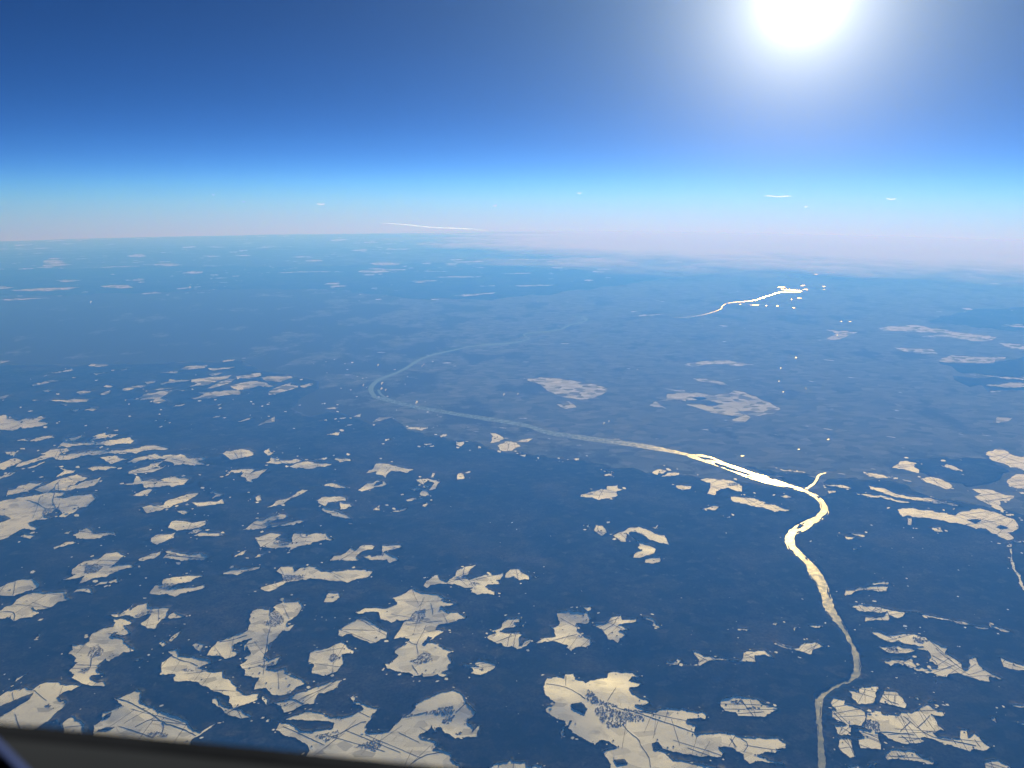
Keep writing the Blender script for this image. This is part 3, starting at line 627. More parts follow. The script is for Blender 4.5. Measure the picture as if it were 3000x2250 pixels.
def tile_pts(t, s):
    v = np.array([float(k) for k in s.split()]).reshape(-1, 2)
    return v / 2.212 + np.array(SHEETS[t], float)
def seg_dist(p, line, closed=False):
    q = np.vstack([line, line[:1]]) if closed else line
    out = np.full(len(p), 1e12)
    for i in range(0, len(p), 20000):
        c = p[i:i + 20000]
        best = np.full(len(c), 1e24)
        for a, b in zip(q[:-1], q[1:]):
            ab = b - a
            t = np.clip(((c - a) @ ab) / max(ab @ ab, 1e-9), 0, 1)
            best = np.minimum(best, ((c - a - t[:, None] * ab) ** 2).sum(1))
        out[i:i + 20000] = np.sqrt(best)
    return out
def inside(p, poly):
    res = np.zeros(len(p), bool)
    lo, hi = poly.min(0), poly.max(0)
    idx = np.nonzero((p[:, 0] >= lo[0]) & (p[:, 0] <= hi[0]) & (p[:, 1] >= lo[1]) & (p[:, 1] <= hi[1]))[0]
    if not len(idx): return res
    x, y = p[idx, 0], p[idx, 1]
    acc = np.zeros(len(idx), bool)
    for a, b in zip(poly, np.roll(poly, -1, 0)):
        if a[1] == b[1]: continue
        cond = (a[1] > y) != (b[1] > y)
        acc ^= cond & (x < (b[0] - a[0]) * (y - a[1]) / (b[1] - a[1]) + a[0])
    res[idx] = acc
    return res

main_forest0 = down(sheet_pts(FOREST[0]))
river0 = down(sheet_pts(RIVER_LEFT))
_gx, _gy = np.arange(-96000, 96001, 400.0), np.arange(0, 120001, 400.0)
_X, _Y = np.meshgrid(_gx, _gy)
_p = np.stack([_X.ravel(), _Y.ravel()], 1)
HILLY = (np.where(inside(_p, main_forest0), smooth(0, 5000, seg_dist(_p, main_forest0, True)), 0.0) * smooth(250, 2600, seg_dist(_p, river0))).reshape(_X.shape)
def height(x, y):
    """relief above the river: wooded hills on the near side, an even plain beyond"""
    u = np.clip((x + 96000) / 400, 0, len(_gx) - 1.001); v = np.clip(y / 400, 0, len(_gy) - 1.001)
    iu, iv = u.astype(int), v.astype(int)
    fu_, fv_ = u - iu, v - iv
    f = (HILLY[iv, iu] * (1 - fu_) + HILLY[iv, iu + 1] * fu_) * (1 - fv_) + (HILLY[iv + 1, iu] * (1 - fu_) + HILLY[iv + 1, iu + 1] * fu_) * fv_
    big = 90 + 70 * noise2(x / 7000, y / 7000, 3) + 30 * noise2(x / 3100, y / 3100, 4)
    mid = 72 * noise2(x / 1450, y / 1450, 5) + 26 * noise2(x / 600, y / 600, 6) + 5 * noise2(x / 250, y / 250, 8)
    far = np.hypot(x, y)
    ridge = np.maximum(noise2(x / 26000, y / 14000, 9), 0) * 260 * smooth(9e4, 1.6e5, far)
    return f * (big + mid) + ridge + (1 - f) * (3 * noise2(x / 900, y / 900, 7) + 3)
def ground_z(x, y, h=None):
    x = np.atleast_1d(np.asarray(x, float)); y = np.atleast_1d(np.asarray(y, float))
    if h is None: h = height(x, y)
    return -ALT - (x * x + y * y) / (2 * RE) + h
def land(px):
    """photo pixel -> ground point on the relief"""
    xy = down(px)
    for _ in range(3):
        xy = down_each(px, height(xy[:, 0], xy[:, 1]))
    return xy
def down_each(px, h):
    d = rays(px)
    a = (d[:, 0] ** 2 + d[:, 1] ** 2) / (2 * RE)
    b = d[:, 2]
    disc = np.maximum(b * b - 4 * a * (ALT - h), 0)
    t = (-b - np.sqrt(disc)) / (2 * a)
    return d[:, :2] * t[:, None]
def densify(poly, k, closed=True):
    out = []
    q = np.vstack([poly, poly[:1]]) if closed else poly
    for a, b in zip(q[:-1], q[1:]):
        L = np.linalg.norm(b - a)
        D = np.hypot(*((a + b) / 2))
        # a step across the line of sight shows at full length, one along it is foreshortened
        r = (a + b) / (2 * max(D, 1))
        along = abs((b - a) @ r) / max(L, 1e-6)
        eff = L * math.sqrt((1 - along ** 2) + (along * ALT / math.hypot(ALT, D)) ** 2)
        n = max(1, int(math.ceil(eff / (k * D))))
        for i in range(n):
            out.append(a + (b - a) * i / n)
    if not closed: out.append(q[-1])
    return np.array(out)
def fray(p, amp, wl, seed):
    """ragged edges: wood margins are never straight"""
    D = np.hypot(p[:, 0], p[:, 1])
    s = np.mean(D)
    lat = amp * s
    rad = amp * s * min(3.0, math.hypot(ALT, s) / ALT * 0.6)
    q = p / (wl * s)
    nx = noise2(q[:, 0], q[:, 1], seed) + 0.8 * noise2(q[:, 0] * 3.1, q[:, 1] * 3.1, seed + 1)
    ny = noise2(q[:, 0] + 40, q[:, 1] - 17, seed) + 0.8 * noise2(q[:, 0] * 3.1 + 9, q[:, 1] * 3.1, seed + 2)
    u = p / D[:, None]
    v = np.stack([u[:, 1], -u[:, 0]], 1)
    return p + v * (nx * lat)[:, None] + u * (ny * rad)[:, None]

def rag(p, amt):
    """angular ragged margin: break the sides twice and push the new corners about"""
    for k, a in ((0.0085, 0.0017), (0.0034, 0.0009), (0.0018, 0.0004)):
        p = densify(p, k)
        D = np.hypot(p[:, 0], p[:, 1])
        u = p / D[:, None]
        v = np.stack([u[:, 1], -u[:, 0]], 1)
        fs = np.minimum(3.5, np.hypot(ALT, D) / ALT * 0.55)
        j = nrng.uniform(-1, 1, (2, len(p))) * a * amt * D
        p = p + v * j[0][:, None] + u * (j[1] * fs)[:, None]
    return p

# ------------------------------------------------------------------ helpers: materials
def new_mat(name):
    m = bpy.data.materials.new(name)
    m.use_nodes = True
    nt = m.node_tree
    bsdf = nt.nodes['Principled BSDF']
    return m, nt.nodes, nt.links, bsdf
def pos_noise(nodes, links, scale, detail=4.0, rough=0.55, kind='ShaderNodeTexNoise', stretch=None):
    g = nodes.new('ShaderNodeNewGeometry')
    mp = nodes.new('ShaderNodeMapping')
    mp.inputs['Scale'].default_value = stretch or (1, 1, 1)
    links.new(g.outputs['Position'], mp.inputs['Vector'])
    t = nodes.new(kind)
    t.inputs['Scale'].default_value = scale
    if kind == 'ShaderNodeTexNoise':
        t.inputs['Detail'].default_value = detail
        t.inputs['Roughness'].default_value = rough
    links.new(mp.outputs[0], t.inputs['Vector'])
    return t
def matte(nodes, links, bsdf, colour, normal=None):
    d = nodes.new('ShaderNodeBsdfDiffuse')
    links.new(colour, d.inputs['Color'])
    if normal is not None: links.new(normal, d.inputs['Normal'])
    links.new(d.outputs[0], nodes['Material Output'].inputs['Surface'])
    nodes.remove(bsdf)
def ramp(nodes, links, src, stops):
    r = nodes.new('ShaderNodeValToRGB')
    e = r.color_ramp.elements
    while len(e) < len(stops): e.new(0.5)
    for k, (p, c) in zip(e, stops):
        k.position = p
        k.color = c if len(c) == 4 else (*c, 1)
    links.new(src, r.inputs['Fac'])
    return r.outputs['Color']
def mixc(nodes, links, fac, a, b, blend='MIX'):
    m = nodes.new('ShaderNodeMix')
    m.data_type = 'RGBA'; m.blend_type = blend
    for sock, v in ((m.inputs['Factor'], fac), (m.inputs['A'], a), (m.inputs['B'], b)):
        if isinstance(v, (int, float)): sock.default_value = v
        elif isinstance(v, tuple): sock.default_value = v if len(v) == 4 else (*v, 1)
        else: links.new(v, sock)
    return m.outputs['Result']

# snow lying on fields: plots of slightly different cover, stubble and grass showing through here and there
SNOW, n_, l_, b_ = new_mat('snow')
vor = pos_noise(n_, l_, 1 / 330.0, kind='ShaderNodeTexVoronoi', stretch=(1, 1.7, 0.0))
plots = ramp(n_, l_, vor.outputs['Color'], [(0.0, (.46, .48, .50)), (0.2, (.62, .64, .67)), (0.32, (.80, .83, .87)), (0.65, (.87, .89, .92)), (1.0, (.92, .93, .95))])
thin = pos_noise(n_, l_, 1 / 420.0, 6.0, 0.62)
stub = ramp(n_, l_, thin.outputs['Fac'], [(0.55, (0, 0, 0)), (0.80, (1, 1, 1))])
c1 = mixc(n_, l_, stub, plots, (.40, .42, .43))
ve = pos_noise(n_, l_, 1 / 330.0, kind='ShaderNodeTexVoronoi', stretch=(1, 1.7, 0.0)); ve.feature = 'DISTANCE_TO_EDGE'
hl_ = ramp(n_, l_, ve.outputs['Distance'], [(0.014, (1, 1, 1)), (0.03, (0, 0, 0))])
hm = ramp(n_, l_, pos_noise(n_, l_, 1 / 700.0, 3.0).outputs['Fac'], [(0.52, (0, 0, 0)), (0.62, (.3, .3, .3))])
hedge = mixc(n_, l_, 1.0, hl_, hm, 'MULTIPLY')
c1 = mixc(n_, l_, hedge, c1, (.06, .06, .05))
l_.new(c1, b_.inputs['Base Color'])
b_.inputs['Roughness'].default_value = 0.75
b_.inputs['Specular IOR Level'].default_value = 0.25

# thin snow over the plain and on far fields: greyer
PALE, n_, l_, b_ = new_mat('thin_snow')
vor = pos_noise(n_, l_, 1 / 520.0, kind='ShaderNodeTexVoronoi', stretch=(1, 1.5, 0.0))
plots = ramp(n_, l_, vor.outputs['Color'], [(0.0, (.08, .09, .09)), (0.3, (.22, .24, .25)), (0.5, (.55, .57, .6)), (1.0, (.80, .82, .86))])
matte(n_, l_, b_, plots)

# conifer forest with leafless stands, seen from above
WOODS, n_, l_, b_ = new_mat('forest_canopy')
stand = pos_noise(n_, l_, 1 / 300.0, kind='ShaderNodeTexVoronoi', stretch=(1, 1.3, 0.0))
stand.feature = 'SMOOTH_F1'; stand.inputs['Smoothness'].default_value = 0.5
base = ramp(n_, l_, stand.outputs['Color'], [(0.0, (.006, .010, .009)), (0.5, (.011, .016, .013)), (0.75, (.022, .027, .022)), (1.0, (.048, .05, .042))])
a = pos_noise(n_, l_, 1 / 2300.0, 8.0, 0.66)
leafless = ramp(n_, l_, a.outputs['Fac'], [(0.47, (0, 0, 0)), (0.70, (.75, .75, .75))])
base = mixc(n_, l_, leafless, base, (.06, .06, .055))
grain = ramp(n_, l_, pos_noise(n_, l_, 1 / 75.0, 4.0, 0.7).outputs['Fac'], [(0.3, (.35, .35, .35)), (0.7, (1.7, 1.7, 1.7))])
base = mixc(n_, l_, 1.0, base, grain, 'MULTIPLY')
gl = pos_noise(n_, l_, 1 / 210.0, 4.0, 0.65, stretch=(1.0, 0.8, 0.0))
dust = ramp(n_, l_, gl.outputs['Fac'], [(0.60, (0, 0, 0)), (0.80, (.5, .5, .5))])
zone = ramp(n_, l_, pos_noise(n_, l_, 1 / 3600.0, 3.0).outputs['Fac'], [(0.40, (.05, .05, .05)), (0.66, (1, 1, 1))])
dz = mixc(n_, l_, 1.0, dust, zone, 'MULTIPLY')
c1 = mixc(n_, l_, dz, base, (.30, .31, .33))
bp = n_.new('ShaderNodeBump'); bp.inputs['Strength'].default_value = 0.35; bp.inputs['Distance'].default_value = 8.0
l_.new(pos_noise(n_, l_, 1 / 60.0, 3.0).outputs['Fac'], bp.inputs['Height'])
matte(n_, l_, b_, c1, bp.outputs[0])

# the plain: bare and stubble fields with a dusting of snow, small woods; the share of snow is carried by the ground itself
PLAIN, n_, l_, b_ = new_mat('farmland')
vor = pos_noise(n_, l_, 1 / 600.0, kind='ShaderNodeTexVoronoi', stretch=(1, 1.6, 0.0))
plots = ramp(n_, l_, vor.outputs['Color'], [(0.0, (.06, .072, .068)), (0.35, (.10, .12, .12)), (0.7, (.135, .155, .16)), (1.0, (.195, .215, .225))])
grove = pos_noise(n_, l_, 1 / 3800.0, 8.0, 0.66, stretch=(1, .7, 0))
aw = n_.new('ShaderNodeAttribute'); aw.attribute_name = 'wood_share'
gad = n_.new('ShaderNodeMath'); gad.operation = 'ADD'
l_.new(grove.outputs['Fac'], gad.inputs[0]); l_.new(aw.outputs['Fac'], gad.inputs[1])
gmask = ramp(n_, l_, gad.outputs[0], [(0.53, (0, 0, 0)), (0.6, (1, 1, 1))])
c0 = mixc(n_, l_, gmask, plots, (.05, .055, .045))
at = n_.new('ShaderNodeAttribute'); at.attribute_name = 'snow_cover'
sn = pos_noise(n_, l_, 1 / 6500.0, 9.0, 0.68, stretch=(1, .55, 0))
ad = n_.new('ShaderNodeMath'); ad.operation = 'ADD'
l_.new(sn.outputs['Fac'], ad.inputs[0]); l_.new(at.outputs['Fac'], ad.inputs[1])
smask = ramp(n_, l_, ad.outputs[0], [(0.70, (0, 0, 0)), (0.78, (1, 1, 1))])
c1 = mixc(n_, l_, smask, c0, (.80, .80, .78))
matte(n_, l_, b_, c1)

def water_mat(name, lo, hi, rgb):
    m, n, l, b = new_mat(name)
    b.inputs['Base Color'].default_value = (*rgb, 1)
    b.inputs['IOR'].default_value = 1.333
    rr = pos_noise(n, l, 1 / 160.0, 6.0, 0.7)                  # gusts roughen the surface here and there
    rv = n.new('ShaderNodeMapRange')
    rv.inputs['From Min'].default_value, rv.inputs['From Max'].default_value = 0.3, 0.7
    rv.inputs['To Min'].default_value, rv.inputs['To Max'].default_value = lo, hi
    l.new(rr.outputs['Fac'], rv.inputs['Value'])
    l.new(rv.outputs[0], b.inputs['Roughness'])
    return m
WATER = water_mat('river_water', 0.17, 0.36, (.17, .21, .20))
POND = water_mat('pond_ice', 0.42, 0.6, (.2, .24, .25))
CALM = water_mat('calm_water', 0.10, 0.16, (.22, .27, .26))

def plain_mat(name, rgb, rough=0.8, var=0.25, scale=0.05):
    m, n, l, b = new_mat(name)
    t = pos_noise(n, l, scale, 4.0)
    lo = tuple(c * (1 - var) for c in rgb); hi = tuple(min(1, c * (1 + var)) for c in rgb)
    l.new(ramp(n, l, t.outputs['Fac'], [(0.3, lo), (0.7, hi)]), b.inputs['Base Color'])
    b.inputs['Roughness'].default_value = rough
    b.inputs['Specular IOR Level'].default_value = 0.0
    return m
ROOF = plain_mat('roof_tiles', (.22, .2, .19), var=.6)
WALL = plain_mat('house_walls', (.36, .34, .31))
TREE = plain_mat('tree_foliage', (.03, .034, .027))
ROAD = plain_mat('roadside_trees', (.045, .043, .038))

# ------------------------------------------------------------------ helpers: objects
def tag(o, label=None, cat=None, group=None, kind=None):
    for k, v in (('label', label), ('category', cat), ('group', group), ('kind', kind)):
        if v: o[k] = v
    return o
def mesh_obj(name, verts, faces, mats, parent=None, origin=None, smooth_=True, midx=None):
    verts = np.asarray(verts, float)
    if origin is None and len(verts):
        origin = np.array([*(verts[:, :2].mean(0)), verts[:, 2].min()])
    me = bpy.data.meshes.new(name)
    me.from_pydata((verts - origin).tolist(), [], faces)
    for m in (mats if isinstance(mats, (list, tuple)) else [mats]): me.materials.append(m)
    me.polygons.foreach_set('use_smooth', [smooth_] * len(me.polygons))
    if midx is not None: me.polygons.foreach_set('material_index', midx)
    me.update()
    o = bpy.data.objects.new(name, me)
    col.objects.link(o)
    o.location = origin
    if parent is not None:
        o.parent = parent
        o.location = Vector(origin) - parent.location
    return o

# ------------------------------------------------------------------ read the map
fields, cur = [], None
for line in MAP.strip().split('\n'):
    w = line.split('|')
    if w[0] == 'F':
        cur = dict(label=None if w[2] == '-' else w[2], px=tile_pts(w[1], w[3]), tile=w[1], holes=[], villages=[], roads=[])
        fields.append(cur)
    elif w[0] == 'H': cur['holes'].append(tile_pts(w[1], w[2]))
    elif w[0] == 'V': cur['villages'].append((w[2], tile_pts(w[1], w[3])))
    elif w[0] == 'R': cur['roads'].append(tile_pts(w[1], w[2]))

KEDGE = 0.0022
polys = []                                   # (class, polygon in metres)
for i, f in enumerate(fields):
    far = f['tile'] in 'GHIJKL'
    k = KEDGE * (1.6 if far else 1.0)
    if f['tile'] in 'JK':                     # far streaks are thin
        f['px'] = f['px'].mean(0) + (f['px'] - f['px'].mean(0)) * np.array([1.0, .55])
    f['poly'] = rag(land(f['px']), 0.6 if far else 1.0)
    f['hole_polys'] = [rag(land(h), 0.8) for h in f['holes']]
forest_polys = [fray(densify(down(sheet_pts(s)), 0.006), 0.0035, 0.016, 31) for s in FOREST]
def band(s):
    ln = sheet_line(s)
    c = ln[:, :2]
    xy = down(c)
    # smooth the centre line, then give it its width across the flow
    for _ in range(2):
        m = (xy[:-1] * .25 + xy[1:] * .75); m2 = (xy[:-1] * .75 + xy[1:] * .25)
        w_ = ln[:, 2]
        q = np.empty((2 * len(m), 2)); q[0::2] = m2; q[1::2] = m
        ww = np.empty(2 * len(m)); ww[0::2] = w_[:-1] * .75 + w_[1:] * .25; ww[1::2] = w_[:-1] * .25 + w_[1:] * .75
        xy = np.vstack([xy[:1], q, xy[-1:]])
        ln = np.column_stack([np.zeros((len(xy), 2)), np.concatenate([w_[:1], ww, w_[-1:]])])
    tang = np.gradient(xy, axis=0); tang /= np.linalg.norm(tang, axis=1)[:, None]
    nor = np.stack([-tang[:, 1], tang[:, 0]], 1)
    D = np.hypot(xy[:, 0], xy[:, 1])
    u = xy / D[:, None]
    al = np.abs((nor * u).sum(1))            # how far the width lies along the line of sight
    scale = D / FPX * 0.5 / np.sqrt((1 - al ** 2) + (al * ALT / np.hypot(ALT, D) * 1.0) ** 2)
    scale = np.minimum(scale, D / FPX * 0.5 * 3.0)
    h = nor * (scale * ln[:, 2])[:, None]
    return xy + h, xy - h
def river_poly(L, R): return np.vstack([L, R[::-1]])
rl, rr_ = densify(down(sheet_pts(RIVER_LEFT)), 0.006, False), densify(down(sheet_pts(RIVER_RIGHT)), 0.006, False)
def chaikin(p, n=1):
    for _ in range(n):
        q = np.empty((2 * len(p) - 2, 2)); q[0::2] = p[:-1] * .75 + p[1:] * .25; q[1::2] = p[:-1] * .25 + p[1:] * .75
        p = np.vstack([p[:1], q, p[-1:]])
    return p
rl = fray(chaikin(rl), 0.0006, 0.004, 41); rr_ = fray(chaikin(rr_), 0.0006, 0.004, 43)
waters = [('river', river_poly(rl, rr_)), ('river_upper', river_poly(*band(UPPER))), ('river_far', river_poly(*band(FAR_RIVER))),
          ('side_arm', river_poly(*band(SIDE_ARM))), ('tributary', river_poly(*band(TRIBUTARY)))]
islands = [rag(down(sheet_pts(s)), .5) for s in ISLANDS]

for j in range(22):                          # bars and wooded spits along both banks of the lower reach
    side = rl if j % 2 else rr_
    i0 = int(len(side) * (.45 + .5 * (j / 22)))
    i0 = min(i0, len(side) - 12)
    n_b = int(nrng.integers(3, 9))
    c = side[i0:i0 + n_b]
    inw = (rr_ if j % 2 else rl)[np.argmin(((rr_ if j % 2 else rl) - c.mean(0)).__pow__(2).sum(1))] - c.mean(0)
    wv = inw / max(np.linalg.norm(inw), 1)
    off = nrng.uniform(.04, .25) * np.linalg.norm(inw)
    wd = nrng.uniform(.03, .10) * np.linalg.norm(inw)
    taper = np.sin(np.linspace(.15, math.pi - .15, n_b))[:, None]
    islands.append(np.vstack([c + wv * off + wv * wd * taper, (c + wv * off - wv * wd * taper)[::-1]]))
lakes = []
for q_, s in enumerate(LAKES):
    if s[0] != 'L' and q_ % 4: continue
    p = down(sheet_pts(s))
    k = .5 if s[0] == 'L' else .6
    lakes.append(densify(p.mean(0) + (p - p.mean(0)) * k, 0.002))

# ------------------------------------------------------------------ one triangulation of the whole country
pts = [] ; edges = []
def add_loop(p):
    s = len(pts)
    pts.extend(p.tolist())
    n = len(p)
    edges.extend((s + i, s + (i + 1) % n) for i in range(n))
for f in fields:
    add_loop(f['poly'])
    for h in f['hole_polys']: add_loop(h)
for p in forest_polys: add_loop(p)
for _, p in waters: add_loop(p)
for p in islands + lakes: add_loop(p)
# relief points, denser close by: rings about the point under the aircraft
R0, R1, STEP, HALF = 9000.0, 420000.0, 0.0085, math.radians(52)
r = R0
row = 0
while r < R1:
    dr = max(r * STEP, 110.0)
    n = int(2 * HALF * r / dr)
    th = -HALF + 2 * HALF * (np.arange(n) + 0.5 * (row % 2)) / n
    rr2 = r + nrng.uniform(-.25, .25, n) * dr
    th = th + nrng.uniform(-.25, .25, n) * dr / r
    pts.extend(np.stack([rr2 * np.sin(th), rr2 * np.cos(th)], 1).tolist())
    r += dr; row += 1
hull = []
for th in np.linspace(-math.radians(75), math.radians(75), 61): hull.append((R1 * math.sin(th), R1 * math.cos(th)))
for th in np.linspace(-math.radians(75), math.radians(75), 16): hull.append((2500 * math.sin(th), 2500 * math.cos(th)))
for rr3 in np.geomspace(6000, R1 * .92, 60):
    for th in (-75, -66, -58, 58, 66, 75): hull.append((rr3 * math.sin(math.radians(th)), rr3 * math.cos(math.radians(th))))
pts.extend(hull)
res = delaunay_2d_cdt([Vector((p[0] / 1000, p[1] / 1000)) for p in pts], edges, [], 0, 1e-6, False)
V2 = np.array([tuple(v) for v in res[0]]) * 1000
T = np.array(res[2], dtype=np.int64)
cen = V2[T].mean(1)
VH = height(V2[:, 0], V2[:, 1])
VZ = ground_z(V2[:, 0], V2[:, 1], VH)

FOR, WAT, LAK, FLD = 1, 1000, 2000, 3000
cls = np.zeros(len(T), int)
for p in forest_polys: cls[inside(cen, p)] = FOR
for i, f in enumerate(fields):
    m = inside(cen, f['poly'])
    cls[m] = FLD + i
    for h in f['hole_polys']: cls[inside(cen, h)] = FOR
for i, p in enumerate(lakes): cls[inside(cen, p)] = LAK + i
for i, (_, p) in enumerate(waters): cls[inside(cen, p)] = WAT + i
for p in islands: cls[inside(cen, p)] = FOR

def piece(mask, dz=0.0):
    t = T[mask]
    u, inv = np.unique(t, return_inverse=True)
    v = np.column_stack([V2[u], VZ[u] + dz])
    return v, inv.reshape(-1, 3), u

# ------------------------------------------------------------------ the ground sheet
gv, gf, gu = piece(np.ones(len(T), bool), -3.0)
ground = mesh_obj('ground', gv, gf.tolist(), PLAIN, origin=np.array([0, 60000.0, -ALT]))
tag(ground, 'pale blue-grey farmed plain reaching to the horizon', kind='structure')
dist = np.hypot(gv[:, 0], gv[:, 1])
az = np.arctan2(gv[:, 0], gv[:, 1])
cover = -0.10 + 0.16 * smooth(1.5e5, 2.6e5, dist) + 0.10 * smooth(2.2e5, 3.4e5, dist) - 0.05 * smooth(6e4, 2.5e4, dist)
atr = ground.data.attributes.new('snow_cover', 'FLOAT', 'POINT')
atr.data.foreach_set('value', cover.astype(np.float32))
wood = 0.17 * smooth(math.radians(4), math.radians(-24), az) * smooth(2.2e5, 1.5e5, dist) - 0.03 * smooth(math.radians(-5), math.radians(10), az) * smooth(7e4, 3e4, dist)
atw = ground.data.attributes.new('wood_share', 'FLOAT', 'POINT')
atw.data.foreach_set('value', wood.astype(np.float32))

# ------------------------------------------------------------------ the forest: a canopy 10 m above the ground with a dark margin
fv, ff, fu = piece(cls == FOR, 0.0)
nf = len(fv)
top = fv.copy()
top[:, 2] += 10 + nrng.uniform(-3, 3, nf)
e = np.sort(np.vstack([ff[:, [0, 1]], ff[:, [1, 2]], ff[:, [2, 0]]]), 1)
eu, cnt = np.unique(e, axis=0, return_counts=True)
be = eu[cnt == 1]
bu, binv = np.unique(be, return_inverse=True)
binv = binv.reshape(-1, 2)
low = fv[bu].copy(); low[:, 2] -= 4
skirt = [(int(a), int(b), nf + int(ib), nf + int(ia)) for (a, b), (ia, ib) in zip(be, binv)]
forest = mesh_obj('forest', np.vstack([top, low]), ff.tolist() + skirt, WOODS, origin=np.array([0, 30000.0, -ALT]))
tag(forest, 'dark blue winter forest covering the hills between the snow fields', kind='stuff')

# ------------------------------------------------------------------ snow fields, each its own object, with their roads
def ribbon(name, line, width, hgt, mat, parent, on_ground=False):
    p = densify(chaikin(line if on_ground else land(line), 1), 0.004, False)
    p = fray(p, 0.0004 if not on_ground else 0.0002, 0.004, 55)
    tang = np.gradient(p, axis=0); tang /= np.maximum(np.linalg.norm(tang, axis=1), 1e-6)[:, None]
    nor = np.stack([-tang[:, 1], tang[:, 0]], 1)
    w = width * (0.8 + 0.5 * np.abs(noise2(p[:, 0] / 90, p[:, 1] / 90, 77)))
    a, b = p + nor * w[:, None] * .5, p - nor * w[:, None] * .5
    za, zb = ground_z(a[:, 0], a[:, 1]), ground_z(b[:, 0], b[:, 1])
    n = len(p)
    hh = hgt * (0.7 + 0.6 * nrng.random(n))
    v = np.vstack([np.column_stack([a, za - 4]), np.column_stack([a, za + hh]), np.column_stack([b, zb + hh]), np.column_stack([b, zb - 4])])
    fc = []
    for i in range(n - 1):
        for k in range(3):
            fc.append((k * n + i, k * n + i + 1, (k + 1) * n + i + 1, (k + 1) * n + i))
    fc += [(0, n, 2 * n, 3 * n), (n - 1, 2 * n - 1, 3 * n - 1, 4 * n - 1)]
    return mesh_obj(name, v, fc, mat, parent, smooth_=False)

def village(label, px):
    poly = land(px)
    lo, hi = poly.min(0), poly.max(0)
    D = np.hypot(*poly.mean(0))
    rs = np.random.default_rng(int(abs(poly[0, 0])) + 5)
    area = 0.5 * abs(np.dot(poly[:, 0], np.roll(poly[:, 1], -1)) - np.dot(poly[:, 1], np.roll(poly[:, 0], -1)))
    want = int(min(2600 if D < 45000 else 700, max(18, area / 800)))
    cand = rs.uniform(lo, hi, (want * 5, 2))
    cand = cand[inside(cand, poly)][:want]
    # thinner at the rim, plus outlying farms
    ang0 = rs.uniform(0, math.pi)
    z = ground_z(cand[:, 0], cand[:, 1])
    v, fc, mi = [], [], []
    big = max(1.0, math.sqrt(area / 800 / max(want, 1)))
    for (x, y), zz in zip(cand, z):
        s = len(v)
        if rs.random() < .75:
            L, W, H = rs.uniform(14, 30) * big, rs.uniform(10, 15) * big, rs.uniform(3.5, 5.5) * min(big, 1.6)
            if rs.random() < .06: L, W = L * 2.2, W * 1.8
            a = ang0 + rs.normal(0, .25) + (math.pi / 2 if rs.random() < .4 else 0)
            ca, sa = math.cos(a), math.sin(a)
            for lx, ly, lz in ((-L, -W, -3), (L, -W, -3), (L, W, -3), (-L, W, -3), (-L, -W, H), (L, -W, H), (L, W, H), (-L, W, H), (-L, 0, H * 1.6), (L, 0, H * 1.6)):
                v.append((x + (lx * ca - ly * sa) / 2, y + (lx * sa + ly * ca) / 2, zz + lz))
            for q, m in (((0, 1, 5, 4), 0), ((2, 3, 7, 6), 0), ((1, 2, 6, 9, 5), 0), ((3, 0, 4, 8, 7), 0), ((4, 5, 9, 8), 1), ((6, 7, 8, 9), 1)):
                fc.append(tuple(s + i for i in q)); mi.append(m)
        else:
            rad, H = rs.uniform(5, 10) * big, rs.uniform(6, 10)
            v.append((x, y, zz - 3))
            for k in range(6):
                t = k * math.pi / 3 + rs.uniform(-.3, .3)
                v.append((x + rad * math.cos(t), y + rad * math.sin(t), zz + H * rs.uniform(.35, .5)))
            v.append((x, y, zz + H))
            for k in range(6):
                a1, a2 = s + 1 + k, s + 1 + (k + 1) % 6
                fc.append((s, a2, a1)); fc.append((s + 7, a1, a2)); mi += [2, 2]
    o = mesh_obj('village', v, fc, [WALL, ROOF, TREE], smooth_=False, midx=mi)
    return tag(o, label, 'village', 'villages in the snow fields', 'stuff')

for i, f in enumerate(fields):
    m = cls == FLD + i
    if not m.any(): continue
    v, fc, _ = piece(m, 0.0)
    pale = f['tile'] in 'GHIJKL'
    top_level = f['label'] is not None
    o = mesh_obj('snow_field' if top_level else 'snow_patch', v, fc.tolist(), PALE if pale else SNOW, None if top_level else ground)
    if top_level:
        tag(o, f['label'], 'snow field', 'snow-covered fields', 'thing')
    D = np.hypot(*f['poly'].mean(0))
    for ln in f['roads']:
        ribbon('tree_row', ln, max(10.0, 0.0005 * D), 4.5, ROAD, o if top_level else ground)
    # straight hedges between the plots
    if f['tile'] in 'ABCDEF':
        P = f['poly']
        span = np.linalg.norm(P.max(0) - P.min(0)) / D
        want_h = int(min(14, span * (95 if f['tile'] in 'CF' else 38)))
        main_dir = nrng.uniform(0, math.pi)
        for _ in range(want_h * 3):
            if want_h <= 0: break
            c0 = P[nrng.integers(len(P))] * .5 + P[nrng.integers(len(P))] * .5
            a_ = main_dir + nrng.normal(0, .18) + (math.pi / 2 if nrng.random() < .5 else 0)
            st = .0018 * D
            tt_ = np.arange(-30, 31) * st * nrng.uniform(.35, 1.0)
            ln_ = c0 + np.stack([np.cos(a_) * tt_, np.sin(a_) * tt_], 1)
            ok = inside(ln_, P)
            best, run = (0, 0), 0
            for k_ in range(len(ok) + 1):
                if k_ < len(ok) and ok[k_]: run += 1
                else:
                    if run > best[1]: best = (k_ - run, run)
                    run = 0
            if best[1] < 5: continue
            ln_ = ln_[best[0]:best[0] + best[1]]
            ribbon('tree_row', ln_[:: max(1, len(ln_) // 8)], max(6.0, 0.00028 * D) * nrng.uniform(.7, 1.6), 2.6, ROAD, o if top_level else ground, True)
            want_h -= 1
    for lab, px in f['villages']:
        village(lab, px)

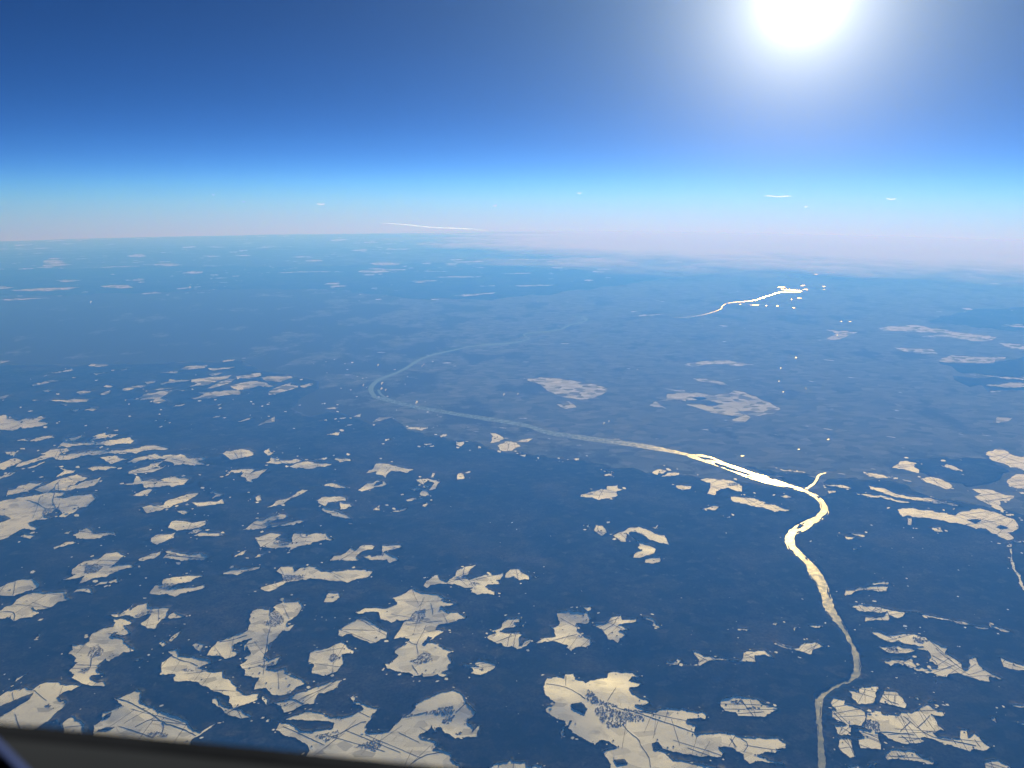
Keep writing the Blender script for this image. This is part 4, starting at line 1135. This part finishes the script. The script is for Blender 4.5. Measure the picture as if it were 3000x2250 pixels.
# ------------------------------------------------------------------ water
names = {'river': 'wide silver river winding through the forest, glaring white at its bend', 'river_upper': 'dull blue upper reach of the river curving across the plain',
         'river_far': 'glinting far reach of the river near the horizon', 'side_arm': 'short side arm in the bend of the dull upper reach',
         'tributary': 'narrow glinting stream joining the bright river'}
for i, (k, _) in enumerate(waters):
    m = cls == WAT + i
    if not m.any(): continue
    v, fc, _ = piece(m, 0.0)
    o = mesh_obj('stream' if k == 'tributary' else 'river', v, fc.tolist(), CALM if k in ('river_upper', 'side_arm') else WATER)
    tag(o, names[k], kind='structure')
for i in range(len(lakes)):
    m = cls == LAK + i
    if not m.any(): continue
    v, fc, _ = piece(m, 0.0)
    mesh_obj('pond', v, fc.tolist(), POND, ground)

# ------------------------------------------------------------------ small clearings scattered through the woods and on the far hills
def scatter_patches(name, label, spots, mat, dz, parent=None):
    v, fc = [], []
    for (x, y, a, b, rot, n) in spots:
        s = len(v)
        ca, sa = math.cos(rot), math.sin(rot)
        ring = []
        for k in range(n):
            t = 2 * math.pi * k / n
            q = rng.uniform(.6, 1.15)
            px, py = a * q * math.cos(t), b * q * math.sin(t)
            ring.append((x + px * ca - py * sa, y + px * sa + py * ca))
        ring = np.array(ring)
        z = ground_z(ring[:, 0], ring[:, 1]) + dz
        v.extend(np.column_stack([ring, z]).tolist())
        fc.append(tuple(range(s, s + n)))
    o = mesh_obj(name, v, fc, mat, parent, origin=np.array([0, 50000.0, -ALT]) if parent is None else None)
    return tag(o, label, kind='stuff')
spots = []
zones = [((0, 1080), (900, 1260), 60, .9), ((0, 1300), (1000, 1750), 60, .6), ((500, 1450), (2000, 2150), 60, .5), ((2100, 1500), (3000, 2200), 55, .6),
         ((0, 1780), (1000, 2080), 30, .5), ((900, 1050), (1300, 1260), 40, .8), ((2000, 1840), (2400, 1950), 12, .6)]
for (x0, y0), (x1, y1), n, k in zones:
    px = np.column_stack([nrng.uniform(x0, x1, n), nrng.uniform(y0, y1, n)])
    g = land(px)
    for (x, y) in g:
        D = math.hypot(x, y)
        L = D / FPX * rng.uniform(1.5, 6) * k
        spots.append((x, y, L, L * rng.uniform(.2, .6) * math.hypot(D, ALT) / ALT, -math.atan2(x, y) + rng.uniform(-.4, .4), rng.randint(6, 9)))
clumps = []
for f in fields:
    if f['tile'] not in 'ABCDEF': continue
    P = f['poly']
    D = np.hypot(*P.mean(0))
    u_ = P.mean(0) / D
    k = max(2, int(len(P) * (.045 if f['label'] else .07)))
    for j in nrng.integers(0, len(P), k):
        out = P[j] - P.mean(0)
        out = out / max(np.linalg.norm(out), 1)
        off = nrng.uniform(.0006, .008) * D * (1 + 1.5 * abs(out @ u_))
        x, y = P[j] + out * off + nrng.normal(0, .001, 2) * D
        L = D * nrng.choice([.0006, .001, .0018, .003])
        spots.append((x, y, L, L * nrng.uniform(.15, .7) * math.hypot(D, ALT) / ALT, -math.atan2(x, y) + nrng.uniform(-.6, .6), int(nrng.integers(4, 7))))
    for j in nrng.integers(0, len(P), max(2, k) if f['tile'] != 'F' else 1):
        out = P[j] - P.mean(0)
        out = out / max(np.linalg.norm(out), 1)
        x, y = P[j] - out * nrng.uniform(.0005, .009) * D * (1 + abs(out @ u_))
        if not inside(np.array([[x, y]]), P)[0]: continue
        L = D * nrng.uniform(.0003, .0013)
        clumps.append((x, y, L, L * nrng.uniform(.25, .8) * math.hypot(D, ALT) / ALT, -math.atan2(x, y) + nrng.uniform(-.6, .6), int(nrng.integers(5, 8))))
def scatter_copses(name, label, spots, mat, hgt):
    v, fc = [], []
    for (x, y, a, b, rot, n) in spots:
        s = len(v)
        ca, sa = math.cos(rot), math.sin(rot)
        t = 2 * np.pi * np.arange(n) / n
        q = nrng.uniform(.6, 1.2, n)
        px, py = a * q * np.cos(t), b * q * np.sin(t)
        ring = np.column_stack([x + px * ca - py * sa, y + px * sa + py * ca])
        z = ground_z(ring[:, 0], ring[:, 1])
        v.extend(np.column_stack([ring, z - 3]).tolist()); v.extend(np.column_stack([ring, z + hgt * nrng.uniform(.7, 1.2, n)]).tolist())
        fc.append(tuple(range(s + n, s + 2 * n)))
        fc.extend((s + i, s + (i + 1) % n, s + n + (i + 1) % n, s + n + i) for i in range(n))
    o = mesh_obj(name, v, fc, mat, None, origin=np.array([0, 50000.0, -ALT]), smooth_=False)
    return tag(o, label, kind='stuff')
scatter_copses('copses', 'small dark copses and tree clumps along the field margins', clumps, WOODS, 9.0)
scatter_patches('snow_clearings', 'tiny snowy clearings and tracks dotted through the dark forest', spots, SNOW, 23.0)
spots = []
bands = [((0, 762), (1000, 800), 220, 1.1), ((1000, 742), (2000, 800), 420, 1.1), ((0, 700), (1000, 760), 420, 1.0), ((900, 695), (2100, 745), 620, 1.1), ((1000, 795), (2000, 890), 260, .9), ((0, 800), (1000, 870), 200, 1.0),
         ((1000, 900), (3000, 1240), 240, .55), ((2000, 745), (3000, 1000), 130, .6), ((1000, 1240), (2100, 1330), 90, .5), ((2000, 1250), (3000, 1420), 130, .55), ((0, 900), (1000, 1060), 80, .6)]
for (x0, y0), (x1, y1), n, k in bands:
    px = np.column_stack([nrng.uniform(x0, x1, n), nrng.uniform(y0, y1, n)])
    g = down(px)
    for (x, y) in g:
        D = math.hypot(x, y)
        if noise2(np.array([x / 9000]), np.array([y / 22000]), 91)[0] < -.05: continue
        L = D / FPX * min(26, 1.5 * rng.paretovariate(1.0)) * k
        th = math.atan2(-x, y)
        spots.append((x, y, L, L * rng.uniform(.05, .15) * math.hypot(D, ALT) / ALT, -math.atan2(x, y) + rng.uniform(-.3, .3), rng.randint(6, 9)))
scatter_patches('far_snow_patches', 'countless thin snow patches streaking the plain and far hills', spots, PALE, 30.0)

# ------------------------------------------------------------------ steam over the works on the plain
STEAM, n_, l_, b_ = new_mat('steam')
b_.inputs['Base Color'].default_value = (.92, .92, .92, 1)
b_.inputs['Roughness'].default_value = 1.0
b_.inputs['Specular IOR Level'].default_value = 0.0
b_.inputs['Subsurface Weight'].default_value = 0.0
tr = n_.new('ShaderNodeBsdfTranslucent'); tr.inputs['Color'].default_value = (.95, .95, .95, 1)
mx = n_.new('ShaderNodeMixShader'); mx.inputs[0].default_value = 0.6
l_.new(b_.outputs[0], mx.inputs[1]); l_.new(tr.outputs[0], mx.inputs[2])
tp = n_.new('ShaderNodeBsdfTransparent')
m2 = n_.new('ShaderNodeMixShader'); m2.inputs[0].default_value = 0.5
l_.new(tp.outputs[0], m2.inputs[1]); l_.new(mx.outputs[0], m2.inputs[2])
l_.new(m2.outputs[0], n_['Material Output'].inputs['Surface'])
def blob(v, fc, c, r, seed):
    s = len(v)
    nu, nv = 10, 7
    for i in range(nv + 1):
        for j in range(nu):
            th, ph = math.pi * i / nv, 2 * math.pi * j / nu
            d = np.array([math.sin(th) * math.cos(ph), math.sin(th) * math.sin(ph), math.cos(th)])
            k = r * (1 + .25 * float(noise2(np.array([d[0] * 1.7 + seed]), np.array([d[1] * 1.7 + d[2] * 2.3]), 61)[0]))
            v.append(tuple(np.array(c) + d * k))
    for i in range(nv):
        for j in range(nu):
            fc.append((s + i * nu + j, s + i * nu + (j + 1) % nu, s + (i + 1) * nu + (j + 1) % nu, s + (i + 1) * nu + j))
where = ['beside the bend of the dull upper reach', 'left inside the river bend, upper of three', 'left inside the river bend, middle of three', 'left inside the river bend, lowest of three',
         'on the wooded rise at the centre, left of two', 'on the wooded rise at the centre, right of two', 'across the upper reach, upper of a close pair', 'across the upper reach, lower of a close pair',
         'alone on the plain left of the river', 'at the outer side of the river bend', 'far out at the upper left', 'far out below the left horizon streaks', 'alone on the plain right of centre',
         'near the plain road, left of a pair', 'near the plain road, right of a pair', 'high on the far plain, left of two', 'high on the far plain, right of two']
for s, wh in zip(PLUMES, where):
    w = s.split()
    px = sheet_pts(' '.join(w[:3]))
    x, y = down(px)[0]
    D = math.hypot(x, y)
    sz = D / FPX * float(w[3]) / 2.212 * .32
    z = ground_z(x, y)[0]
    v, fc = [], []
    for k in range(6):
        t = k / 5
        blob(v, fc, (x + sz * (.9 * t * t - .2) + rng.uniform(-.2, .2) * sz, y + rng.uniform(-.2, .2) * sz, z + sz * (.35 + 1.7 * t)), sz * (.28 + .42 * t) * rng.uniform(.8, 1.15), k * 3.1 + x % 7)
    tag(mesh_obj('steam_plume', v, fc, STEAM), 'small white steam plume ' + wh, 'steam plume', 'steam plumes over the plain')

# ------------------------------------------------------------------ low cloud sea along the far right horizon
CLOUD, n_, l_, b_ = new_mat('cloud_top')
b_.inputs['Base Color'].default_value = (.92, .93, .92, 1)
b_.inputs['Roughness'].default_value = 1.0
b_.inputs['Specular IOR Level'].default_value = 0.0
tr = n_.new('ShaderNodeBsdfTranslucent'); tr.inputs['Color'].default_value = (.95, .94, .92, 1)
gl = n_.new('ShaderNodeBsdfGlossy'); gl.inputs['Roughness'].default_value = 0.95; gl.inputs['Color'].default_value = (.9, .9, .9, 1)
mg = n_.new('ShaderNodeMixShader'); mg.inputs[0].default_value = 0.06      # droplets scatter forwards
l_.new(b_.outputs[0], mg.inputs[1]); l_.new(gl.outputs[0], mg.inputs[2])
mx = n_.new('ShaderNodeMixShader'); mx.inputs[0].default_value = 0.25
l_.new(mg.outputs[0], mx.inputs[1]); l_.new(tr.outputs[0], mx.inputs[2])
at = n_.new('ShaderNodeAttribute'); at.attribute_name = 'thickness'
tp = n_.new('ShaderNodeBsdfTransparent')
m2 = n_.new('ShaderNodeMixShader')
l_.new(at.outputs['Fac'], m2.inputs[0]); l_.new(tp.outputs[0], m2.inputs[1]); l_.new(mx.outputs[0], m2.inputs[2])
l_.new(m2.outputs[0], n_['Material Output'].inputs['Surface'])
NR, NT = 260, 420
rr4 = np.geomspace(86000, 405000, NR)
tt = np.radians(np.linspace(-20, 45, NT))
gr, gt = np.meshgrid(rr4, tt, indexing='ij')
X, Y = gr * np.sin(gt), gr * np.cos(gt)
lump = noise2(X / 34000, Y / 34000, 81) + .6 * noise2(X / 12000, Y / 15000, 82) + .4 * noise2(X / 4200, Y / 5200, 83) + .25 * noise2(X / 1700, Y / 2200, 84)
edge = 1.6 * smooth(0.85e5, 1.75e5, gr) * smooth(math.radians(-16), math.radians(16), gt) - .22 + .26 * lump
thick = smooth(0.0, 0.9, edge)
base_z = -ALT - (X * X + Y * Y) / (2 * RE) + 650
Z = base_z + 40 + (380 + 110 * lump) * thick
keep = edge > 0
idx = np.arange(NR * NT).reshape(NR, NT)
q = np.stack([idx[:-1, :-1], idx[:-1, 1:], idx[1:, 1:], idx[1:, :-1]], -1).reshape(-1, 4)
q = q[keep.reshape(-1)[q].any(1)]
u, inv = np.unique(q, return_inverse=True)
cq = inv.reshape(-1, 4)
cv = np.column_stack([X.ravel(), Y.ravel(), Z.ravel()])[u]
under = np.column_stack([X.ravel(), Y.ravel(), base_z.ravel()])[u]
nb = len(cv)
faces = cq.tolist() + (cq[:, ::-1] + nb).tolist()
cloud = mesh_obj('cloud_sea', np.vstack([cv, under]), faces, CLOUD, origin=np.array([60000.0, 280000.0, -ALT]))
ath = cloud.data.attributes.new('thickness', 'FLOAT', 'POINT')
ath.data.foreach_set('value', np.concatenate([thick.ravel()[u]] * 2).astype(np.float32))
tag(cloud, 'pale pink sea of low cloud along the horizon under the sun', 'cloud', kind='stuff')

# ------------------------------------------------------------------ contrails
TRAIL, n_, l_, b_ = new_mat('contrail_ice')
b_.inputs['Base Color'].default_value = (.95, .95, .95, 1)
b_.inputs['Roughness'].default_value = 1.0
b_.inputs['Specular IOR Level'].default_value = 0.0
tr = n_.new('ShaderNodeBsdfTranslucent'); tr.inputs['Color'].default_value = (1, 1, 1, 1)
mx = n_.new('ShaderNodeMixShader'); mx.inputs[0].default_value = 0.7
l_.new(b_.outputs[0], mx.inputs[1]); l_.new(tr.outputs[0], mx.inputs[2])
tp = n_.new('ShaderNodeBsdfTransparent')
m2 = n_.new('ShaderNodeMixShader'); m2.inputs[0].default_value = 0.5
l_.new(tp.outputs[0], m2.inputs[1]); l_.new(mx.outputs[0], m2.inputs[2])
l_.new(m2.outputs[0], n_['Material Output'].inputs['Surface'])
trails = [((1117, 654), (1425, 675.5), 48000, 40000, 27, 'longest contrail, slanting down just above the horizon'),
          ((927, 598), (952, 598.5), 75000, 75000, 75, 'short flat contrail left of the longest one'),
          ((709, 590.5), (719, 591.5), 75000, 75000, 75, 'tiny contrail second from the left edge'),
          ((620, 570.7), (630, 571), 80000, 80000, 60, 'tiny contrail nearest the left edge'),
          ((1446, 605), (1455, 600.5), 70000, 69500, 65, 'tiny tilted contrail above the end of the longest one'),
          ((1691, 566), (1705, 565.5), 75000, 75000, 70, 'short contrail alone in the middle of the sky strip'),
          ((2238, 574.6), (2322, 575.6), 60000, 58500, 60, 'bright straight contrail below the sun'),
          ((2596, 583), (2626, 583.4), 70000, 70000, 65, 'short contrail nearest the right edge'),
          ((2356, 606.5), (2367, 605), 70000, 70000, 65, 'tiny contrail below the bright straight one')]
for (p0, p1, d0, d1, wid, lab) in trails:
    a = rays([p0])[0] * d0; b = rays([p1])[0] * d1
    n, k = 48, 8
    ax = b - a; ax /= np.linalg.norm(ax)
    s1 = np.cross(ax, (0, 0, 1)); s1 /= np.linalg.norm(s1)
    s2 = np.cross(s1, ax)
    v, fc = [], []
    for i in range(n + 1):
        t = i / n
        c = a + (b - a) * t + s2 * 25 * math.sin(t * 9) + s1 * 20 * math.sin(t * 14)
        prof = min(1, 6 * t + .12) * min(1, 5 * (1 - t) + .15) * (.75 + .35 * math.sin(i * 1.7) * math.sin(i * .6))
        for j in range(k):
            ph = 2 * math.pi * j / k
            rad = wid * 1.1 * prof
            v.append(tuple(c + s1 * rad * 1.3 * math.cos(ph) + s2 * rad * math.sin(ph)))
    for i in range(n):
        for j in range(k):
            fc.append((i * k + j, i * k + (j + 1) % k, (i + 1) * k + (j + 1) % k, (i + 1) * k + j))
    fc += [tuple(range(k)), tuple(range(n * k, n * k + k))]
    tag(mesh_obj('contrail', v, fc, TRAIL), lab, 'contrail', 'contrails over the horizon')

# ------------------------------------------------------------------ the air: one closed box of even haze
HAZE = bpy.data.materials.new('haze_air')
HAZE.use_nodes = True
hn, hl = HAZE.node_tree.nodes, HAZE.node_tree.links
hn.clear()
ho = hn.new('ShaderNodeOutputMaterial')
pv = hn.new('ShaderNodeVolumePrincipled')
pv.inputs['Color'].default_value = (.044, .172, .68, 1)
pv.inputs['Absorption Color'].default_value = (.92, .64, .03, 1)
pv.inputs['Density'].default_value = 1.0 / 40000
pv.inputs['Anisotropy'].default_value = 0.25
hl.new(pv.outputs[0], ho.inputs['Volume'])
# the box is bent with the earth: its top stays 2.4 km above the aircraft's level, its bottom under the lowest ground
hx, y0, y1, HN = 640000.0, -40000.0, 700000.0, 64
gx_, gy_ = np.meshgrid(np.linspace(-hx, hx, HN + 1), np.linspace(y0, y1, HN + 1))
drop = -(gx_ ** 2 + gy_ ** 2) / (2 * RE)
hv = np.vstack([np.column_stack([gx_.ravel(), gy_.ravel(), (drop + z_).ravel()]) for z_ in (-ALT - 60.0, 2400.0)])
n1 = HN + 1
cell = [(r_ * n1 + c_, r_ * n1 + c_ + 1, (r_ + 1) * n1 + c_ + 1, (r_ + 1) * n1 + c_) for r_ in range(HN) for c_ in range(HN)]
off = n1 * n1
hf = [c_[::-1] for c_ in cell] + [tuple(k + off for k in c_) for c_ in cell]
rim_ = [k for k in range(HN)] + [k * n1 + HN for k in range(HN)] + [HN * n1 + HN - k for k in range(HN)] + [(HN - k) * n1 for k in range(HN)]
hf += [(a_, b_, b_ + off, a_ + off) for a_, b_ in zip(rim_, rim_[1:] + rim_[:1])]
haze = mesh_obj('haze', hv, hf, HAZE, origin=np.array([0, 0, 0.0]), smooth_=False)
tag(haze, 'blue haze filling the air between aircraft and ground', kind='stuff')

# ------------------------------------------------------------------ the lower rim of the aircraft window, close to the lens
RIM = plain_mat('rim_plastic', (.017, .016, .016), 0.7, 0.2, 6.0)
SEAL = plain_mat('rim_rubber', (.009, .0085, .009), 0.6, 0.3, 30.0)
EDGE, n_, l_, b_ = new_mat('blue_reflection')
b_.inputs['Base Color'].default_value = (.006, .012, .055, 1)  # blue reflection in the rim's edge, put into the base colour
b_.inputs['Roughness'].default_value = 0.8
b_.inputs['Specular IOR Level'].default_value = 0.1
DS = 0.22
def near_pt(px, d): return rays([px])[0] * d
def strip(name, top_px, bot_px, mat, parent, d0, d1, n=24, bulge=0.0):
    """a curved strip of rim between two lines, from distance d0 (outer) to d1 (towards the lens), 6 mm thick"""
    v, fc = [], []
    k = 7
    for layer in (0.0, 0.006):
        for i in range(n + 1):
            t = i / n
            a = np.array(top_px[0]) * (1 - t) + np.array(top_px[1]) * t
            b = np.array(bot_px[0]) * (1 - t) + np.array(bot_px[1]) * t
            a = a + np.array((0, -bulge * 4 * t * (1 - t)))
            for j in range(k):
                s = j / (k - 1)
                p = near_pt(a * (1 - s) + b * s, d0 * (1 - s) + d1 * s + 0.004 * math.sin(math.pi * s) * -1 + layer)
                v.append(tuple(p))
    m = (n + 1) * k
    for L in (0, m):
        for i in range(n):
            for j in range(k - 1):
                fc.append((L + i * k + j, L + i * k + j + 1, L + (i + 1) * k + j + 1, L + (i + 1) * k + j))
    for i in range(n):
        fc.append((i * k, (i + 1) * k, m + (i + 1) * k, m + i * k))
        fc.append((i * k + k - 1, (i + 1) * k + k - 1, m + (i + 1) * k + k - 1, m + i * k + k - 1))
    return mesh_obj(name, v, fc, mat, parent)
rim = bpy.data.objects.new('window_rim', None)
col.objects.link(rim)
rim.location = near_pt((300, 2400), DS)
tag(rim, 'blurred dark grey lower rim of the aircraft window in the bottom left corner', 'window rim')
strip('rubber_seal', ((-500, 2070), (1900, 2310)), ((-500, 2118), (1900, 2358)), SEAL, rim, DS, DS - .016, bulge=4)
strip('rim_panel', ((-500, 2116), (1900, 2356)), ((-500, 2700), (1900, 2800)), RIM, rim, DS - .0165, DS - .08, bulge=4)
strip('edge_reflection', ((-60, 2110), (150, 2320)), ((-80, 2140), (120, 2350)), EDGE, rim, DS - .03, DS - .034, n=8)  # strip added to imitate the bluish reflection across the rim
bpy.context.view_layer.update()
